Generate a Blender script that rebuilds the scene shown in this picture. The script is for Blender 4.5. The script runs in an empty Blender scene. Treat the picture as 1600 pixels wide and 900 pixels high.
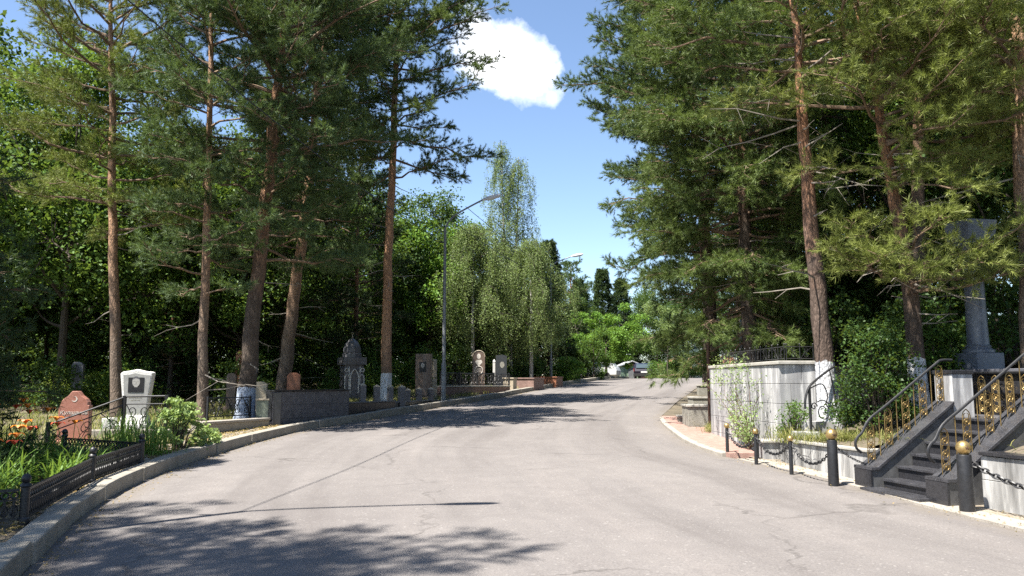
import bpy, math, random
import numpy as np
from mathutils import Vector
R_ = math.radians
SC = bpy.context.scene
COL = SC.collection

# ------------------------------------------------------------------ camera, sky, sun, exposure
F = 1244.0; EYE = 1.55; PITCH = math.atan(150 / F)
cam = bpy.data.cameras.new("camera"); cam.sensor_width = 36; cam.lens = 36 * F / 1600
cam.clip_start = 0.1; cam.clip_end = 2000
co = bpy.data.objects.new("camera", cam); COL.objects.link(co)
co.location = (0, 0, EYE); co.rotation_euler = (math.pi / 2 + PITCH, 0, 0)
SC.camera = co

SUN_EL = R_(62); SHDIR = Vector((0.80, 0.60, 0)).normalized()      # the way shadows fall on the ground
w = bpy.data.worlds.new("World"); SC.world = w; w.use_nodes = True
nt = w.node_tree; nt.nodes.clear()
sky = nt.nodes.new("ShaderNodeTexSky"); sky.sky_type = 'NISHITA'; sky.sun_disc = False
sky.sun_elevation = SUN_EL; sky.sun_rotation = math.atan2(-SHDIR.x, -SHDIR.y)
sky.altitude = 900; sky.air_density = 1.0; sky.dust_density = 0.6; sky.ozone_density = 1.6
SKY_STRENGTH = 0.08
bg = nt.nodes.new("ShaderNodeBackground"); bg.inputs[1].default_value = SKY_STRENGTH
wo = nt.nodes.new("ShaderNodeOutputWorld")
def cloud_layer():
    """one bright cumulus high over the end of the road, a direction in the sky"""
    def ray(px, py):
        u, v = (px - 800) / F, (450 - py) / F
        return Vector((u, math.cos(PITCH) - v * math.sin(PITCH), math.sin(PITCH) + v * math.cos(PITCH))).normalized()
    c = ray(789, 92); e1 = Vector((c.y, -c.x, 0)).normalized(); e2 = e1.cross(c).normalized()
    if e2.z < 0: e2 = -e2
    tc = nt.nodes.new("ShaderNodeTexCoord")
    def dot(v):
        n = nt.nodes.new("ShaderNodeVectorMath"); n.operation = 'DOT_PRODUCT'
        nt.links.new(tc.outputs['Generated'], n.inputs[0]); n.inputs[1].default_value = v; return n.outputs['Value']
    def mth(op, a, b=None, clamp=False):
        n = nt.nodes.new("ShaderNodeMath"); n.operation = op; n.use_clamp = clamp
        for i, x in enumerate((a, b)):
            if x is None: continue
            if isinstance(x, (int, float)): n.inputs[i].default_value = x
            else: nt.links.new(x, n.inputs[i])
        return n.outputs[0]
    dc = dot(c); U = mth('DIVIDE', dot(e1), dc); V = mth('DIVIDE', dot(e2), dc)
    V = mth('ADD', V, mth('MULTIPLY', U, 0.32))                      # the bank slopes down to its far end
    U2 = mth('POWER', mth('ABSOLUTE', mth('DIVIDE', U, 0.070)), 2.6); V2 = mth('POWER', mth('ABSOLUTE', mth('DIVIDE', V, 0.050)), 2.4)
    rr = mth('POWER', mth('ADD', U2, V2), 0.42)
    nz = nt.nodes.new("ShaderNodeTexNoise"); nz.inputs['Scale'].default_value = 30; nz.inputs['Detail'].default_value = 8
    nz.inputs['Roughness'].default_value = 0.58
    nt.links.new(tc.outputs['Generated'], nz.inputs['Vector'])
    nn = mth('MULTIPLY', mth('SUBTRACT', nz.outputs['Fac'], 0.5), 1.05)
    dens = mth('ADD', mth('SUBTRACT', 1.0, rr), nn)
    front = mth('GREATER_THAN', dc, 0.2)
    mask = mth('MULTIPLY', mth('MULTIPLY', dens, 2.0, True), front)
    mix = nt.nodes.new("ShaderNodeMix"); mix.data_type = 'RGBA'
    nt.links.new(mask, mix.inputs['Factor']); nt.links.new(sky.outputs[0], mix.inputs['A'])
    nz2 = nt.nodes.new("ShaderNodeTexNoise"); nz2.inputs['Scale'].default_value = 14; nz2.inputs['Detail'].default_value = 5
    nt.links.new(tc.outputs['Generated'], nz2.inputs['Vector'])
    cr = nt.nodes.new("ShaderNodeValToRGB"); cr.color_ramp.elements[0].position = .3; cr.color_ramp.elements[1].position = .6
    cr.color_ramp.elements[0].color = (6.2, 6.6, 7.4, 1); cr.color_ramp.elements[1].color = (9.4, 9.5, 9.7, 1)
    nt.links.new(nz2.outputs['Fac'], cr.inputs[0]); nt.links.new(cr.outputs[0], mix.inputs['B'])
    return mix.outputs['Result']
nt.links.new(cloud_layer(), bg.inputs[0]); nt.links.new(bg.outputs[0], wo.inputs[0])

sl = bpy.data.lights.new("sun", 'SUN'); sl.energy = 5.0; sl.angle = R_(0.53); sl.color = (1.0, 0.95, 0.87)
so = bpy.data.objects.new("sun", sl); COL.objects.link(so); so.location = (-20, -20, 40)
sdir = Vector((SHDIR.x * math.cos(SUN_EL), SHDIR.y * math.cos(SUN_EL), -math.sin(SUN_EL)))
so.rotation_euler = sdir.to_track_quat('-Z', 'Y').to_euler()
SC.view_settings.view_transform = 'Standard'; SC.view_settings.look = 'None'
SC.view_settings.gamma = 1; SC.view_settings.use_curve_mapping = False
SC.view_settings.exposure = 1.66
SC.render.engine = 'CYCLES'
SC.cycles.max_bounces = 5; SC.cycles.diffuse_bounces = 3; SC.cycles.glossy_bounces = 2
SC.cycles.transmission_bounces = 3; SC.cycles.transparent_max_bounces = 4
SC.cycles.use_denoising = False
SC.cycles.sample_clamp_indirect = 6

# ------------------------------------------------------------------ where the place lies
def interp(K, y):
    if y <= K[0][0]: return K[0][1]
    for (a, b), (d, e) in zip(K, K[1:]):
        if y <= d: return b + (e - b) * (y - a) / (d - a)
    return K[-1][1]
ZK = [(-60, 0), (5, 0), (10, .06), (15, .2), (22, .47), (31, .85), (45, 1.45), (57, 1.93), (63, 1.97), (72, 1.72), (90, 1.4), (400, 1.0)]
LK = [(-60, -2.2), (2, -2.6), (4.5, -3.15), (6.82, -4.02), (8.84, -4.77), (10.9, -5.3), (12.7, -5.55), (14.2, -5.66), (16.5, -5.66), (18.7, -5.42),
      (20.8, -4.98), (22.7, -4.35), (25.9, -3.3), (29.1, -2.25), (34.1, -.5), (41.9, 1.75), (49.5, 4.3), (57, 6.9), (100, 22), (400, 110)]
RK = [(-60, 8), (2, 6.6), (5, 5.9), (8.5, 5.32), (9.6, 5.1), (11.5, 4.9), (13, 4.6), (15.1, 3.95), (16.2, 3.84), (17.7, 3.82), (21.5, 4.1),
      (24.6, 4.55), (32.4, 6.75), (47.5, 11.3), (57, 15), (100, 31), (400, 130)]
def sm(K, y, h=.8): return (interp(K, y - h) + 2 * interp(K, y) + interp(K, y + h)) / 4
def zr(y): return sm(ZK, y, 2.0)
def Lx(y): return sm(LK, y)
def Rx(y): return sm(RK, y, .5)
def at(px, py, Y):
    """a point of the place from a sight line of the survey photo at a distance"""
    u, v = (px - 800) / F, (450 - py) / F
    t = Y / (math.cos(PITCH) - v * math.sin(PITCH))
    return Vector((u * t, Y, EYE + (math.sin(PITCH) + v * math.cos(PITCH)) * t))
def gz(x, y):
    """height of the open ground left of the road"""
    return zr(y) + .14

# ------------------------------------------------------------------ materials
def new_mat(name):
    m = bpy.data.materials.new(name); m.use_nodes = True
    b = m.node_tree.nodes['Principled BSDF']; return m, m.node_tree, b
def N(t, kind, **kw):
    n = t.nodes.new(kind)
    for k, v in kw.items():
        if k in n.inputs: n.inputs[k].default_value = v
        else: setattr(n, k, v)
    return n
def ramp(t, fac, stops):
    r = t.nodes.new("ShaderNodeValToRGB"); e = r.color_ramp.elements
    while len(e) < len(stops): e.new(.5)
    for i, (p, c) in enumerate(stops): e[i].position = p; e[i].color = (*c, 1) if len(c) == 3 else c
    t.links.new(fac, r.inputs[0]); return r.outputs[0]
def coords(t, scale=(1, 1, 1)):
    tc = t.nodes.new("ShaderNodeTexCoord"); mp = t.nodes.new("ShaderNodeMapping")
    mp.inputs['Scale'].default_value = scale; t.links.new(tc.outputs['Object'], mp.inputs[0]); return mp.outputs[0]
def mixc(t, fac, a, b, mode='MIX'):
    n = t.nodes.new("ShaderNodeMix"); n.data_type = 'RGBA'; n.blend_type = mode
    for s, x in (('Factor', fac), ('A', a), ('B', b)):
        i = n.inputs[s] if s != 'Factor' else n.inputs[0]
        if s != 'Factor': i = n.inputs[6 if s == 'A' else 7]
        if hasattr(x, 'is_linked') or hasattr(x, 'links'): t.links.new(x, i)
        else: i.default_value = x if isinstance(x, (int, float)) else (*x, 1)
    return n.outputs[2]
MATS = {}
def stone(name, c1, c2, scale=6, rough=.6, metal=0, bump=.15, bscale=40, stretch=(1, 1, 1), spec=.5, c3=None):
    """two-tone noise with finer speckle and a bump"""
    m, t, b = new_mat(name)
    v = coords(t, stretch)
    n1 = N(t, "ShaderNodeTexNoise", Scale=scale, Detail=6, Roughness=.62); t.links.new(v, n1.inputs['Vector'])
    n2 = N(t, "ShaderNodeTexNoise", Scale=bscale, Detail=4, Roughness=.6); t.links.new(v, n2.inputs['Vector'])
    c = ramp(t, n1.outputs['Fac'], [(.32, c1), (.68, c2)])
    if c3: c = mixc(t, ramp(t, n2.outputs['Fac'], [(.52, (0, 0, 0)), (.66, (1, 1, 1))]), c, c3)
    t.links.new(c, b.inputs['Base Color'])
    b.inputs['Roughness'].default_value = rough; b.inputs['Metallic'].default_value = metal
    b.inputs['Specular IOR Level'].default_value = spec
    if bump:
        bn = N(t, "ShaderNodeBump", Strength=bump, Distance=.02); t.links.new(n2.outputs['Fac'], bn.inputs['Height'])
        t.links.new(bn.outputs[0], b.inputs['Normal'])
    MATS[name] = m; return m
def leafmat(name, c1, c2, trans=.3, scale=1.2, rough=.5, c3=None):
    m, t, b = new_mat(name)
    v = coords(t)
    n1 = N(t, "ShaderNodeTexNoise", Scale=scale, Detail=3); t.links.new(v, n1.inputs['Vector'])
    n2 = N(t, "ShaderNodeTexNoise", Scale=9.0, Detail=2); t.links.new(v, n2.inputs['Vector'])
    c = ramp(t, n1.outputs['Fac'], [(.34, c1), (.64, c2)])
    c = mixc(t, ramp(t, n2.outputs['Fac'], [(.45, (0, 0, 0)), (.72, (1, 1, 1))]), c, c3 or tuple(min(1, x * 1.5) for x in c2))
    t.links.new(c, b.inputs['Base Color']); b.inputs['Roughness'].default_value = rough
    b.inputs['Specular IOR Level'].default_value = .22
    tr = t.nodes.new("ShaderNodeBsdfTranslucent"); t.links.new(mixc(t, .5, c, (.22, .3, .03)), tr.inputs[0])
    mx = t.nodes.new("ShaderNodeMixShader"); mx.inputs[0].default_value = trans
    t.links.new(b.outputs[0], mx.inputs[1]); t.links.new(tr.outputs[0], mx.inputs[2])
    t.links.new(mx.outputs[0], t.nodes['Material Output'].inputs[0])
    MATS[name] = m; return m
def bark(name, low, high, hmix, wash=0.0, washc=(.62, .63, .64), scale=9):
    """plates of bark, red above the height hmix; limewashed up to the height wash"""
    m, t, b = new_mat(name)
    v = coords(t, (1, 1, .35))
    wn = N(t, "ShaderNodeTexNoise", Scale=scale * 1.5, Detail=4); t.links.new(v, wn.inputs['Vector'])
    wv = t.nodes.new("ShaderNodeVectorMath"); wv.operation = 'MULTIPLY_ADD'; wv.inputs[1].default_value = (.09, .09, .09)
    t.links.new(wn.outputs['Color'], wv.inputs[0]); t.links.new(v, wv.inputs[2])
    vo = N(t, "ShaderNodeTexVoronoi", Scale=scale * 2.4, feature='DISTANCE_TO_EDGE'); t.links.new(wv.outputs[0], vo.inputs['Vector'])
    no = N(t, "ShaderNodeTexNoise", Scale=scale, Detail=6, Roughness=.65); t.links.new(v, no.inputs['Vector'])
    tc = t.nodes.new("ShaderNodeTexCoord"); sx = t.nodes.new("ShaderNodeSeparateXYZ"); t.links.new(tc.outputs['Object'], sx.inputs[0])
    nl = N(t, "ShaderNodeTexNoise", Scale=2.5, Detail=3); t.links.new(tc.outputs['Object'], nl.inputs['Vector'])
    def mth(op, a, bb):
        n = t.nodes.new("ShaderNodeMath"); n.operation = op
        for i, x in enumerate((a, bb)):
            if isinstance(x, (int, float)): n.inputs[i].default_value = x
            else: t.links.new(x, n.inputs[i])
        return n.outputs[0]
    dk = lambda c, k: tuple(x * k for x in c)
    cl = ramp(t, no.outputs['Fac'], [(.3, dk(low, .55)), (.7, dk(low, 1.35))])
    ch = ramp(t, no.outputs['Fac'], [(.3, dk(high, .6)), (.7, dk(high, 1.3))])
    hz = mth('ADD', sx.outputs['Z'], mth('MULTIPLY', nl.outputs['Fac'], 3.0))
    f = t.nodes.new("ShaderNodeMapRange"); f.inputs[1].default_value = hmix; f.inputs[2].default_value = hmix + 3.0
    t.links.new(hz, f.inputs[0])
    c = mixc(t, f.outputs[0], cl, ch)
    c = mixc(t, ramp(t, vo.outputs['Distance'], [(.02, (.75, .75, .75)), (.14, (0, 0, 0))]), c, dk(low, .45))
    if wash:
        hw = mth('ADD', sx.outputs['Z'], mth('MULTIPLY', mth('SUBTRACT', no.outputs['Fac'], .5), .22))
        wf = mth('LESS_THAN', hw, wash)
        chip = ramp(t, vo.outputs['Distance'], [(.015, (.25, .25, .25)), (.06, (1, 1, 1))])
        chip2 = ramp(t, no.outputs['Fac'], [(.33, (.2, .2, .2)), (.42, (1, 1, 1))])
        wfm = mixc(t, 1.0, mixc(t, 1.0, wf, chip, 'MULTIPLY'), chip2, 'MULTIPLY')
        c = mixc(t, wfm, c, washc)
    t.links.new(c, b.inputs['Base Color']); b.inputs['Roughness'].default_value = .85; b.inputs['Specular IOR Level'].default_value = .2
    bn = N(t, "ShaderNodeBump", Strength=.7, Distance=.03); t.links.new(vo.outputs['Distance'], bn.inputs['Height'])
    t.links.new(bn.outputs[0], b.inputs['Normal'])
    MATS[name] = m; return m
def asphalt():
    m, t, b = new_mat("asphalt"); v = coords(t)
    big = N(t, "ShaderNodeTexNoise", Scale=.22, Detail=5, Roughness=.6); t.links.new(v, big.inputs['Vector'])
    mid = N(t, "ShaderNodeTexNoise", Scale=2.6, Detail=6, Roughness=.65); t.links.new(v, mid.inputs['Vector'])
    fine = N(t, "ShaderNodeTexNoise", Scale=55, Detail=3, Roughness=.7); t.links.new(v, fine.inputs['Vector'])
    gr = N(t, "ShaderNodeTexVoronoi", Scale=46); t.links.new(v, gr.inputs['Vector'])
    c = ramp(t, big.outputs['Fac'], [(.3, (.140, .129, .124)), (.7, (.178, .165, .158))])
    c = mixc(t, ramp(t, mid.outputs['Fac'], [(.35, (.5, .5, .5)), (.7, (0, 0, 0))]), c, (.122, .112, .109))
    c = mixc(t, .75, c, ramp(t, fine.outputs['Fac'], [(.3, (.7, .7, .7)), (.5, (1.0, .99, .98)), (.72, (1.32, 1.3, 1.27))]), 'MULTIPLY')
    st = ramp(t, gr.outputs['Color'], [(.86, (0, 0, 0)), (.93, (1, 1, 1))])
    c = mixc(t, mixc(t, 1.0, st, (.5, .5, .5), 'MULTIPLY'), c, (.27, .255, .24))
    # long cracks
    dis = N(t, "ShaderNodeTexNoise", Scale=.9, Detail=6, Roughness=.6); t.links.new(v, dis.inputs['Vector'])
    va = t.nodes.new("ShaderNodeVectorMath"); va.operation = 'MULTIPLY_ADD'; va.inputs[1].default_value = (1.6, 1.6, 0)
    t.links.new(dis.outputs['Color'], va.inputs[0]); t.links.new(v, va.inputs[2])
    ck = N(t, "ShaderNodeTexVoronoi", Scale=.24, feature='DISTANCE_TO_EDGE'); t.links.new(va.outputs[0], ck.inputs['Vector'])
    cm = N(t, "ShaderNodeTexNoise", Scale=.45, Detail=2); t.links.new(v, cm.inputs['Vector'])
    cf = mixc(t, 1.0, ramp(t, ck.outputs['Distance'], [(.002, (1, 1, 1)), (.0065, (0, 0, 0))]), ramp(t, cm.outputs['Fac'], [(.45, (0, 0, 0)), (.6, (.6, .6, .6))]), 'MULTIPLY')
    c = mixc(t, cf, c, (.05, .045, .042))
    # pale sandy patches
    sp = N(t, "ShaderNodeTexNoise", Scale=.5, Detail=6, Roughness=.7); t.links.new(v, sp.inputs['Vector'])
    c = mixc(t, ramp(t, sp.outputs['Fac'], [(.66, (0, 0, 0)), (.76, (.55, .55, .55))]), c, (.27, .255, .225))
    ac = N(t, "ShaderNodeAttribute", attribute_name="across"); sp2 = t.nodes.new("ShaderNodeSeparateXYZ"); t.links.new(v, sp2.inputs[0])
    cb = t.nodes.new("ShaderNodeCombineXYZ"); t.links.new(ac.outputs['Fac'], cb.inputs[0]); t.links.new(sp2.outputs['Y'], cb.inputs[1])
    mp2 = t.nodes.new("ShaderNodeMapping"); mp2.inputs['Scale'].default_value = (9, .07, 1); t.links.new(cb.outputs[0], mp2.inputs[0])
    ln_ = N(t, "ShaderNodeTexNoise", Scale=1.0, Detail=5, Roughness=.6); t.links.new(mp2.outputs[0], ln_.inputs['Vector'])
    c = mixc(t, .8, c, ramp(t, ln_.outputs['Fac'], [(.36, (.80, .79, .79)), (.5, (1, 1, 1)), (.66, (1.14, 1.13, 1.12))]), 'MULTIPLY')
    eg = ramp(t, ac.outputs['Fac'], [(0, (1, 1, 1)), (.045, (0, 0, 0)), (.955, (0, 0, 0)), (1, (1, 1, 1))])
    c = mixc(t, mixc(t, 1.0, eg, ramp(t, mid.outputs['Fac'], [(.38, (0, 0, 0)), (.62, (.85, .85, .85))]), 'MULTIPLY'), c, (.13, .11, .085))
    t.links.new(c, b.inputs['Base Color']); b.inputs['Roughness'].default_value = .86; b.inputs['Specular IOR Level'].default_value = .3
    bn = N(t, "ShaderNodeBump", Strength=.55, Distance=.008); t.links.new(fine.outputs['Fac'], bn.inputs['Height'])
    t.links.new(bn.outputs[0], b.inputs['Normal']); MATS["asphalt"] = m
asphalt()
stone("dirt", (.055, .042, .03), (.15, .12, .085), 1.3, .95, bump=.5, bscale=24, c3=(.05, .065, .025))
stone("pale_soil", (.17, .14, .105), (.27, .235, .185), 3, .95, bump=.5, bscale=50, c3=(.12, .09, .05))
stone("concrete", (.20, .18, .145), (.31, .285, .24), 3, .85, bump=.3, bscale=45, c3=(.2, .185, .16))
stone("pale_concrete", (.23, .205, .175), (.33, .30, .26), 2.5, .85, bump=.3, bscale=45, c3=(.19, .17, .14))
stone("white_marble", (.15, .15, .157), (.42, .415, .41), 3.6, .5, bump=.05, bscale=9, stretch=(1, 1, .16), c3=(.52, .515, .505))
stone("stained_marble", (.085, .083, .08), (.40, .395, .385), 4.2, .6, bump=.08, bscale=7, stretch=(1, 1, .14), c3=(.44, .435, .42))
stone("dark_marble", (.05, .05, .052), (.115, .115, .115), 5, .4, bump=.05, bscale=20)
stone("steps_granite", (.018, .018, .021), (.048, .048, .053), 6, .3, bump=.05, bscale=120, c3=(.1, .1, .11))
stone("grey_marble", (.22, .22, .225), (.36, .36, .355), 4, .4, bump=.05, bscale=20)
stone("marble_cap", (.30, .285, .25), (.42, .40, .36), 5, .6, bump=.15)
stone("black_granite", (.010, .010, .012), (.028, .028, .032), 30, .22, bump=.03, bscale=200, c3=(.06, .06, .065))
stone("grey_granite", (.05, .05, .058), (.12, .12, .135), 8, .35, bump=.05, bscale=120, c3=(.17, .17, .18))
stone("dome_granite", (.075, .075, .082), (.13, .13, .14), 7, .35, bump=.03, bscale=120)
stone("bluegrey_granite", (.085, .095, .118), (.15, .165, .20), 7, .4, bump=.05, bscale=120, c3=(.18, .195, .23))
stone("red_granite", (.28, .115, .08), (.40, .18, .135), 9, .4, bump=.06, bscale=150, c3=(.46, .25, .2))
stone("brown_granite", (.10, .068, .05), (.165, .115, .088), 9, .4, bump=.05, bscale=150, c3=(.2, .145, .115))
stone("orange_stone", (.28, .105, .055), (.36, .155, .085), 7, .6, bump=.1)
stone("tan_stone", (.30, .25, .18), (.42, .36, .27), 7, .6, bump=.1)
stone("green_granite", (.09, .11, .085), (.18, .20, .155), 9, .4, bump=.05, bscale=150)
stone("white_stone", (.5, .49, .46), (.66, .65, .62), 5, .8, bump=.4, bscale=30)
stone("polished_grey", (.24, .24, .23), (.31, .31, .295), 12, .35, bump=.02)
stone("brick_paving", (.22, .125, .10), (.33, .21, .175), 7, .9, bump=.4, bscale=40, c3=(.24, .15, .12))
stone("wall_brown_stone", (.14, .085, .07), (.24, .15, .125), 6, .7, bump=.3, c3=(.3, .21, .18))
stone("grey_block", (.19, .18, .155), (.30, .29, .25), 5, .8, bump=.3, c3=(.12, .12, .09))
stone("cast_iron", (.010, .010, .011), (.022, .022, .024), 20, .45, bump=.1, bscale=80)
stone("rusty_iron", (.055, .028, .018), (.09, .045, .028), 14, .7, bump=.2)
stone("gold_paint", (.40, .27, .10), (.60, .44, .20), 18, .36, metal=.8, bump=.1, bscale=60)
stone("old_gold_paint", (.13, .085, .03), (.30, .205, .08), 14, .42, metal=.7, bump=.15, bscale=60)
stone("lamp_grey_paint", (.17, .18, .19), (.26, .27, .28), 8, .5, metal=.2, bump=.05)
stone("lamp_white", (.68, .69, .70), (.76, .77, .78), 8, .4, bump=0)
stone("cable", (.012, .012, .013), (.02, .02, .02), 8, .6, bump=0)
stone("dead_twig", (.16, .14, .115), (.27, .24, .2), 8, .9, bump=.2)
stone("limb_bark", (.10, .068, .045), (.22, .145, .09), 7, .9, bump=.3)
stone("dark_bark", (.035, .028, .022), (.085, .068, .052), 9, .9, bump=.5, bscale=25, stretch=(1, 1, .3))
stone("birch_bark", (.30, .28, .25), (.55, .53, .50), 9, .8, bump=.2, stretch=(.4, .4, 2), c3=(.05, .045, .04))
stone("car_paint", (.011, .009, .017), (.014, .012, .02), 4, .2, bump=0)
stone("car_white", (.5, .51, .52), (.56, .57, .58), 4, .25, bump=0)
stone("rubber", (.012, .012, .012), (.02, .02, .02), 20, .8)
stone("plate_white", (.6, .6, .6), (.65, .65, .65), 4, .5, bump=0)
stone("tail_red", (.25, .008, .008), (.3, .01, .01), 4, .3, bump=0)
stone("portrait_grey", (.24, .235, .22), (.36, .35, .33), 25, .5, bump=0)
stone("portrait_dark", (.008, .008, .009), (.016, .016, .018), 25, .5, bump=0)
stone("engraving", (.55, .5, .44), (.66, .62, .56), 25, .7, bump=0)
stone("kiosk_green", (.20, .30, .20), (.27, .37, .26), 5, .6, bump=.05)
stone("brick_orange", (.36, .16, .09), (.48, .24, .14), 8, .8, bump=.3, c3=(.52, .33, .22))
stone("roof_brown", (.12, .06, .036), (.18, .09, .055), 5, .8)
stone("roof_grey", (.2, .2, .2), (.3, .3, .3), 5, .7)
stone("petal_orange", (.62, .15, .01), (.8, .26, .02), 20, .5, bump=0)
stone("petal_red", (.5, .05, .02), (.62, .1, .03), 20, .5, bump=0)
stone("straw", (.30, .24, .10), (.45, .37, .17), 10, .8, bump=0)
def glass(name, c):
    m, t, b = new_mat(name); b.inputs['Base Color'].default_value = (*c, 1); b.inputs['Roughness'].default_value = .06; MATS[name] = m
glass("car_glass", (.05, .07, .08))
leafmat("needles_olive", (.10, .125, .034), (.185, .21, .054), .24)
leafmat("needles_green", (.046, .08, .027), (.112, .152, .042), .22)
leafmat("needles_blue", (.046, .08, .036), (.09, .135, .05), .22)
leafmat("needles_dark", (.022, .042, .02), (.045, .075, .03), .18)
leafmat("needles_bluespruce", (.09, .14, .13), (.15, .21, .2), .12)
leafmat("leaves_mid", (.038, .085, .018), (.085, .155, .032), .36)
leafmat("leaves_bright", (.08, .17, .025), (.14, .26, .045), .4)
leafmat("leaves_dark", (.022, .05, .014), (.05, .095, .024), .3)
leafmat("leaves_birch", (.11, .165, .06), (.20, .26, .10), .4)
leafmat("leaves_yellow", (.16, .22, .04), (.26, .33, .07), .42)
leafmat("leaves_pale", (.16, .24, .08), (.26, .34, .13), .35)
leafmat("blades_green", (.075, .15, .03), (.14, .25, .05), .4)
leafmat("grass_mixed", (.10, .13, .035), (.24, .23, .075), .3, c3=(.36, .31, .13))
leafmat("dry_leaves", (.16, .11, .05), (.3, .22, .1), .2)
bark("pine_bark", (.10, .078, .062), (.33, .18, .10), 5)
bark("pine_bark_pale", (.17, .13, .10), (.42, .25, .15), 3.5)
bark("pine_bark_washed", (.105, .078, .06), (.33, .165, .085), 3.5, 1.05)
bark("pine_bark_blue_washed", (.10, .078, .062), (.33, .18, .10), 4.5, .95, (.40, .46, .56))
bark("pine_bark_orange_washed", (.19, .135, .10), (.46, .26, .15), 1.6, 1.05)
bark("pine_bark_red_washed", (.11, .08, .064), (.40, .205, .115), 4.0, 1.0, (.52, .53, .55))

# ------------------------------------------------------------------ mesh helpers
ORG = {}
class MB:
    """collects shapes in world coordinates, or in a frame (o, rz), and builds ONE mesh object"""
    def __init__(s, o=(0, 0, 0), rz=0):
        s.v = []; s.f = []; s.o = Vector(o); s.c = math.cos(rz); s.s = math.sin(rz)
    def add(s, vs, fs):
        b = len(s.v)
        for p in vs:
            x, y, z = p
            s.v.append((s.o.x + s.c * x - s.s * y, s.o.y + s.s * x + s.c * y, s.o.z + z))
        s.f += [tuple(i + b for i in f) for f in fs]
        return s
    def box(s, x0, x1, y0, y1, z0, z1):
        return s.add([(x0, y0, z0), (x1, y0, z0), (x1, y1, z0), (x0, y1, z0), (x0, y0, z1), (x1, y0, z1), (x1, y1, z1), (x0, y1, z1)],
                     [(3, 2, 1, 0), (4, 5, 6, 7), (0, 1, 5, 4), (1, 2, 6, 5), (2, 3, 7, 6), (3, 0, 4, 7)])
    def prism(s, poly, fn):
        """poly: list of (a, b); fn(a, b, t) with t = 0 and 1 gives the two caps"""
        n = len(poly)
        vs = [fn(a, b, 0) for a, b in poly] + [fn(a, b, 1) for a, b in poly]
        return s.add(vs, [tuple(range(n))[::-1], tuple(range(n, 2 * n))] + [(i, (i + 1) % n, n + (i + 1) % n, n + i) for i in range(n)])
    def slab(s, poly, z0, z1): return s.prism(poly, lambda a, b, t: (a, b, z0 + (z1 - z0) * t))
    def face_y(s, poly, y0, y1):                      # outline in x, z; thickness along y
        return s.prism(poly, lambda a, b, t: (a, y0 + (y1 - y0) * t, b))
    def face_x(s, poly, x0, x1):                      # outline in y, z; thickness along x
        return s.prism(poly, lambda a, b, t: (x0 + (x1 - x0) * t, a, b))
    def frustum(s, cx, cy, z0, z1, a0, b0, a1, b1):
        return s.add([(cx - a0, cy - b0, z0), (cx + a0, cy - b0, z0), (cx + a0, cy + b0, z0), (cx - a0, cy + b0, z0),
                      (cx - a1, cy - b1, z1), (cx + a1, cy - b1, z1), (cx + a1, cy + b1, z1), (cx - a1, cy + b1, z1)],
                     [(3, 2, 1, 0), (4, 5, 6, 7), (0, 1, 5, 4), (1, 2, 6, 5), (2, 3, 7, 6), (3, 0, 4, 7)])
    def tube(s, pts, r, n=6, close=False):
        pts = [Vector(p) for p in pts]; m = len(pts)
        rs = r if isinstance(r, (list, tuple)) else [r] * m
        vs = []; pu = None
        for i, p in enumerate(pts):
            if close: t = pts[(i + 1) % m] - pts[i - 1]
            else: t = pts[min(i + 1, m - 1)] - pts[max(i - 1, 0)]
            if t.length < 1e-9: t = Vector((0, 0, 1))
            t.normalize()
            if pu is None:
                pu = t.orthogonal().normalized()
            else:
                pu = pu - t * pu.dot(t)
                pu = pu.normalized() if pu.length > 1e-6 else t.orthogonal().normalized()
            q = t.cross(pu)
            for k in range(n):
                a = 2 * math.pi * k / n
                vs.append(p + (pu * math.cos(a) + q * math.sin(a)) * rs[i])
        fs = []
        for i in range(m if close else m - 1):
            j = (i + 1) % m
            for k in range(n):
                fs.append((i * n + k, i * n + (k + 1) % n, j * n + (k + 1) % n, j * n + k))
        if not close: fs += [tuple(range(n))[::-1], tuple(range((m - 1) * n, m * n))]
        return s.add(vs, fs)
    def lathe(s, c, prof, n=16):
        cx, cy, cz = c; vs = []; fs = []
        for r, z in prof:
            for k in range(n):
                a = 2 * math.pi * k / n; vs.append((cx + r * math.cos(a), cy + r * math.sin(a), cz + z))
        for i in range(len(prof) - 1):
            for k in range(n): fs.append((i * n + k, i * n + (k + 1) % n, (i + 1) * n + (k + 1) % n, (i + 1) * n + k))
        fs += [tuple(range(n))[::-1], tuple(range((len(prof) - 1) * n, len(prof) * n))]
        return s.add(vs, fs)
    def ball(s, c, r, n=14, sz=1):
        m = n // 2 + 1
        return s.lathe(c, [(max(1e-3 * r, r * math.sin(math.pi * i / m)), -r * sz * math.cos(math.pi * i / m)) for i in range(m + 1)], n)
    def ring(s, c, r, tr, ax=(0, 1, 0), n=18, sy=1, m=5):
        ax = Vector(ax).normalized(); up = Vector((0, 0, 1)) if abs(ax.z) < .9 else Vector((1, 0, 0))
        a1 = up.cross(ax).normalized(); a2 = ax.cross(a1); c = Vector(c)
        return s.tube([c + a1 * r * math.cos(2 * math.pi * k / n) + a2 * r * sy * math.sin(2 * math.pi * k / n) for k in range(n)], tr, m, True)
    def grid(s, rows):
        n = len(rows[0]); vs = [p for r in rows for p in r]
        return s.add(vs, [(i * n + j, i * n + j + 1, (i + 1) * n + j + 1, (i + 1) * n + j) for i in range(len(rows) - 1) for j in range(n - 1)])
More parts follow.
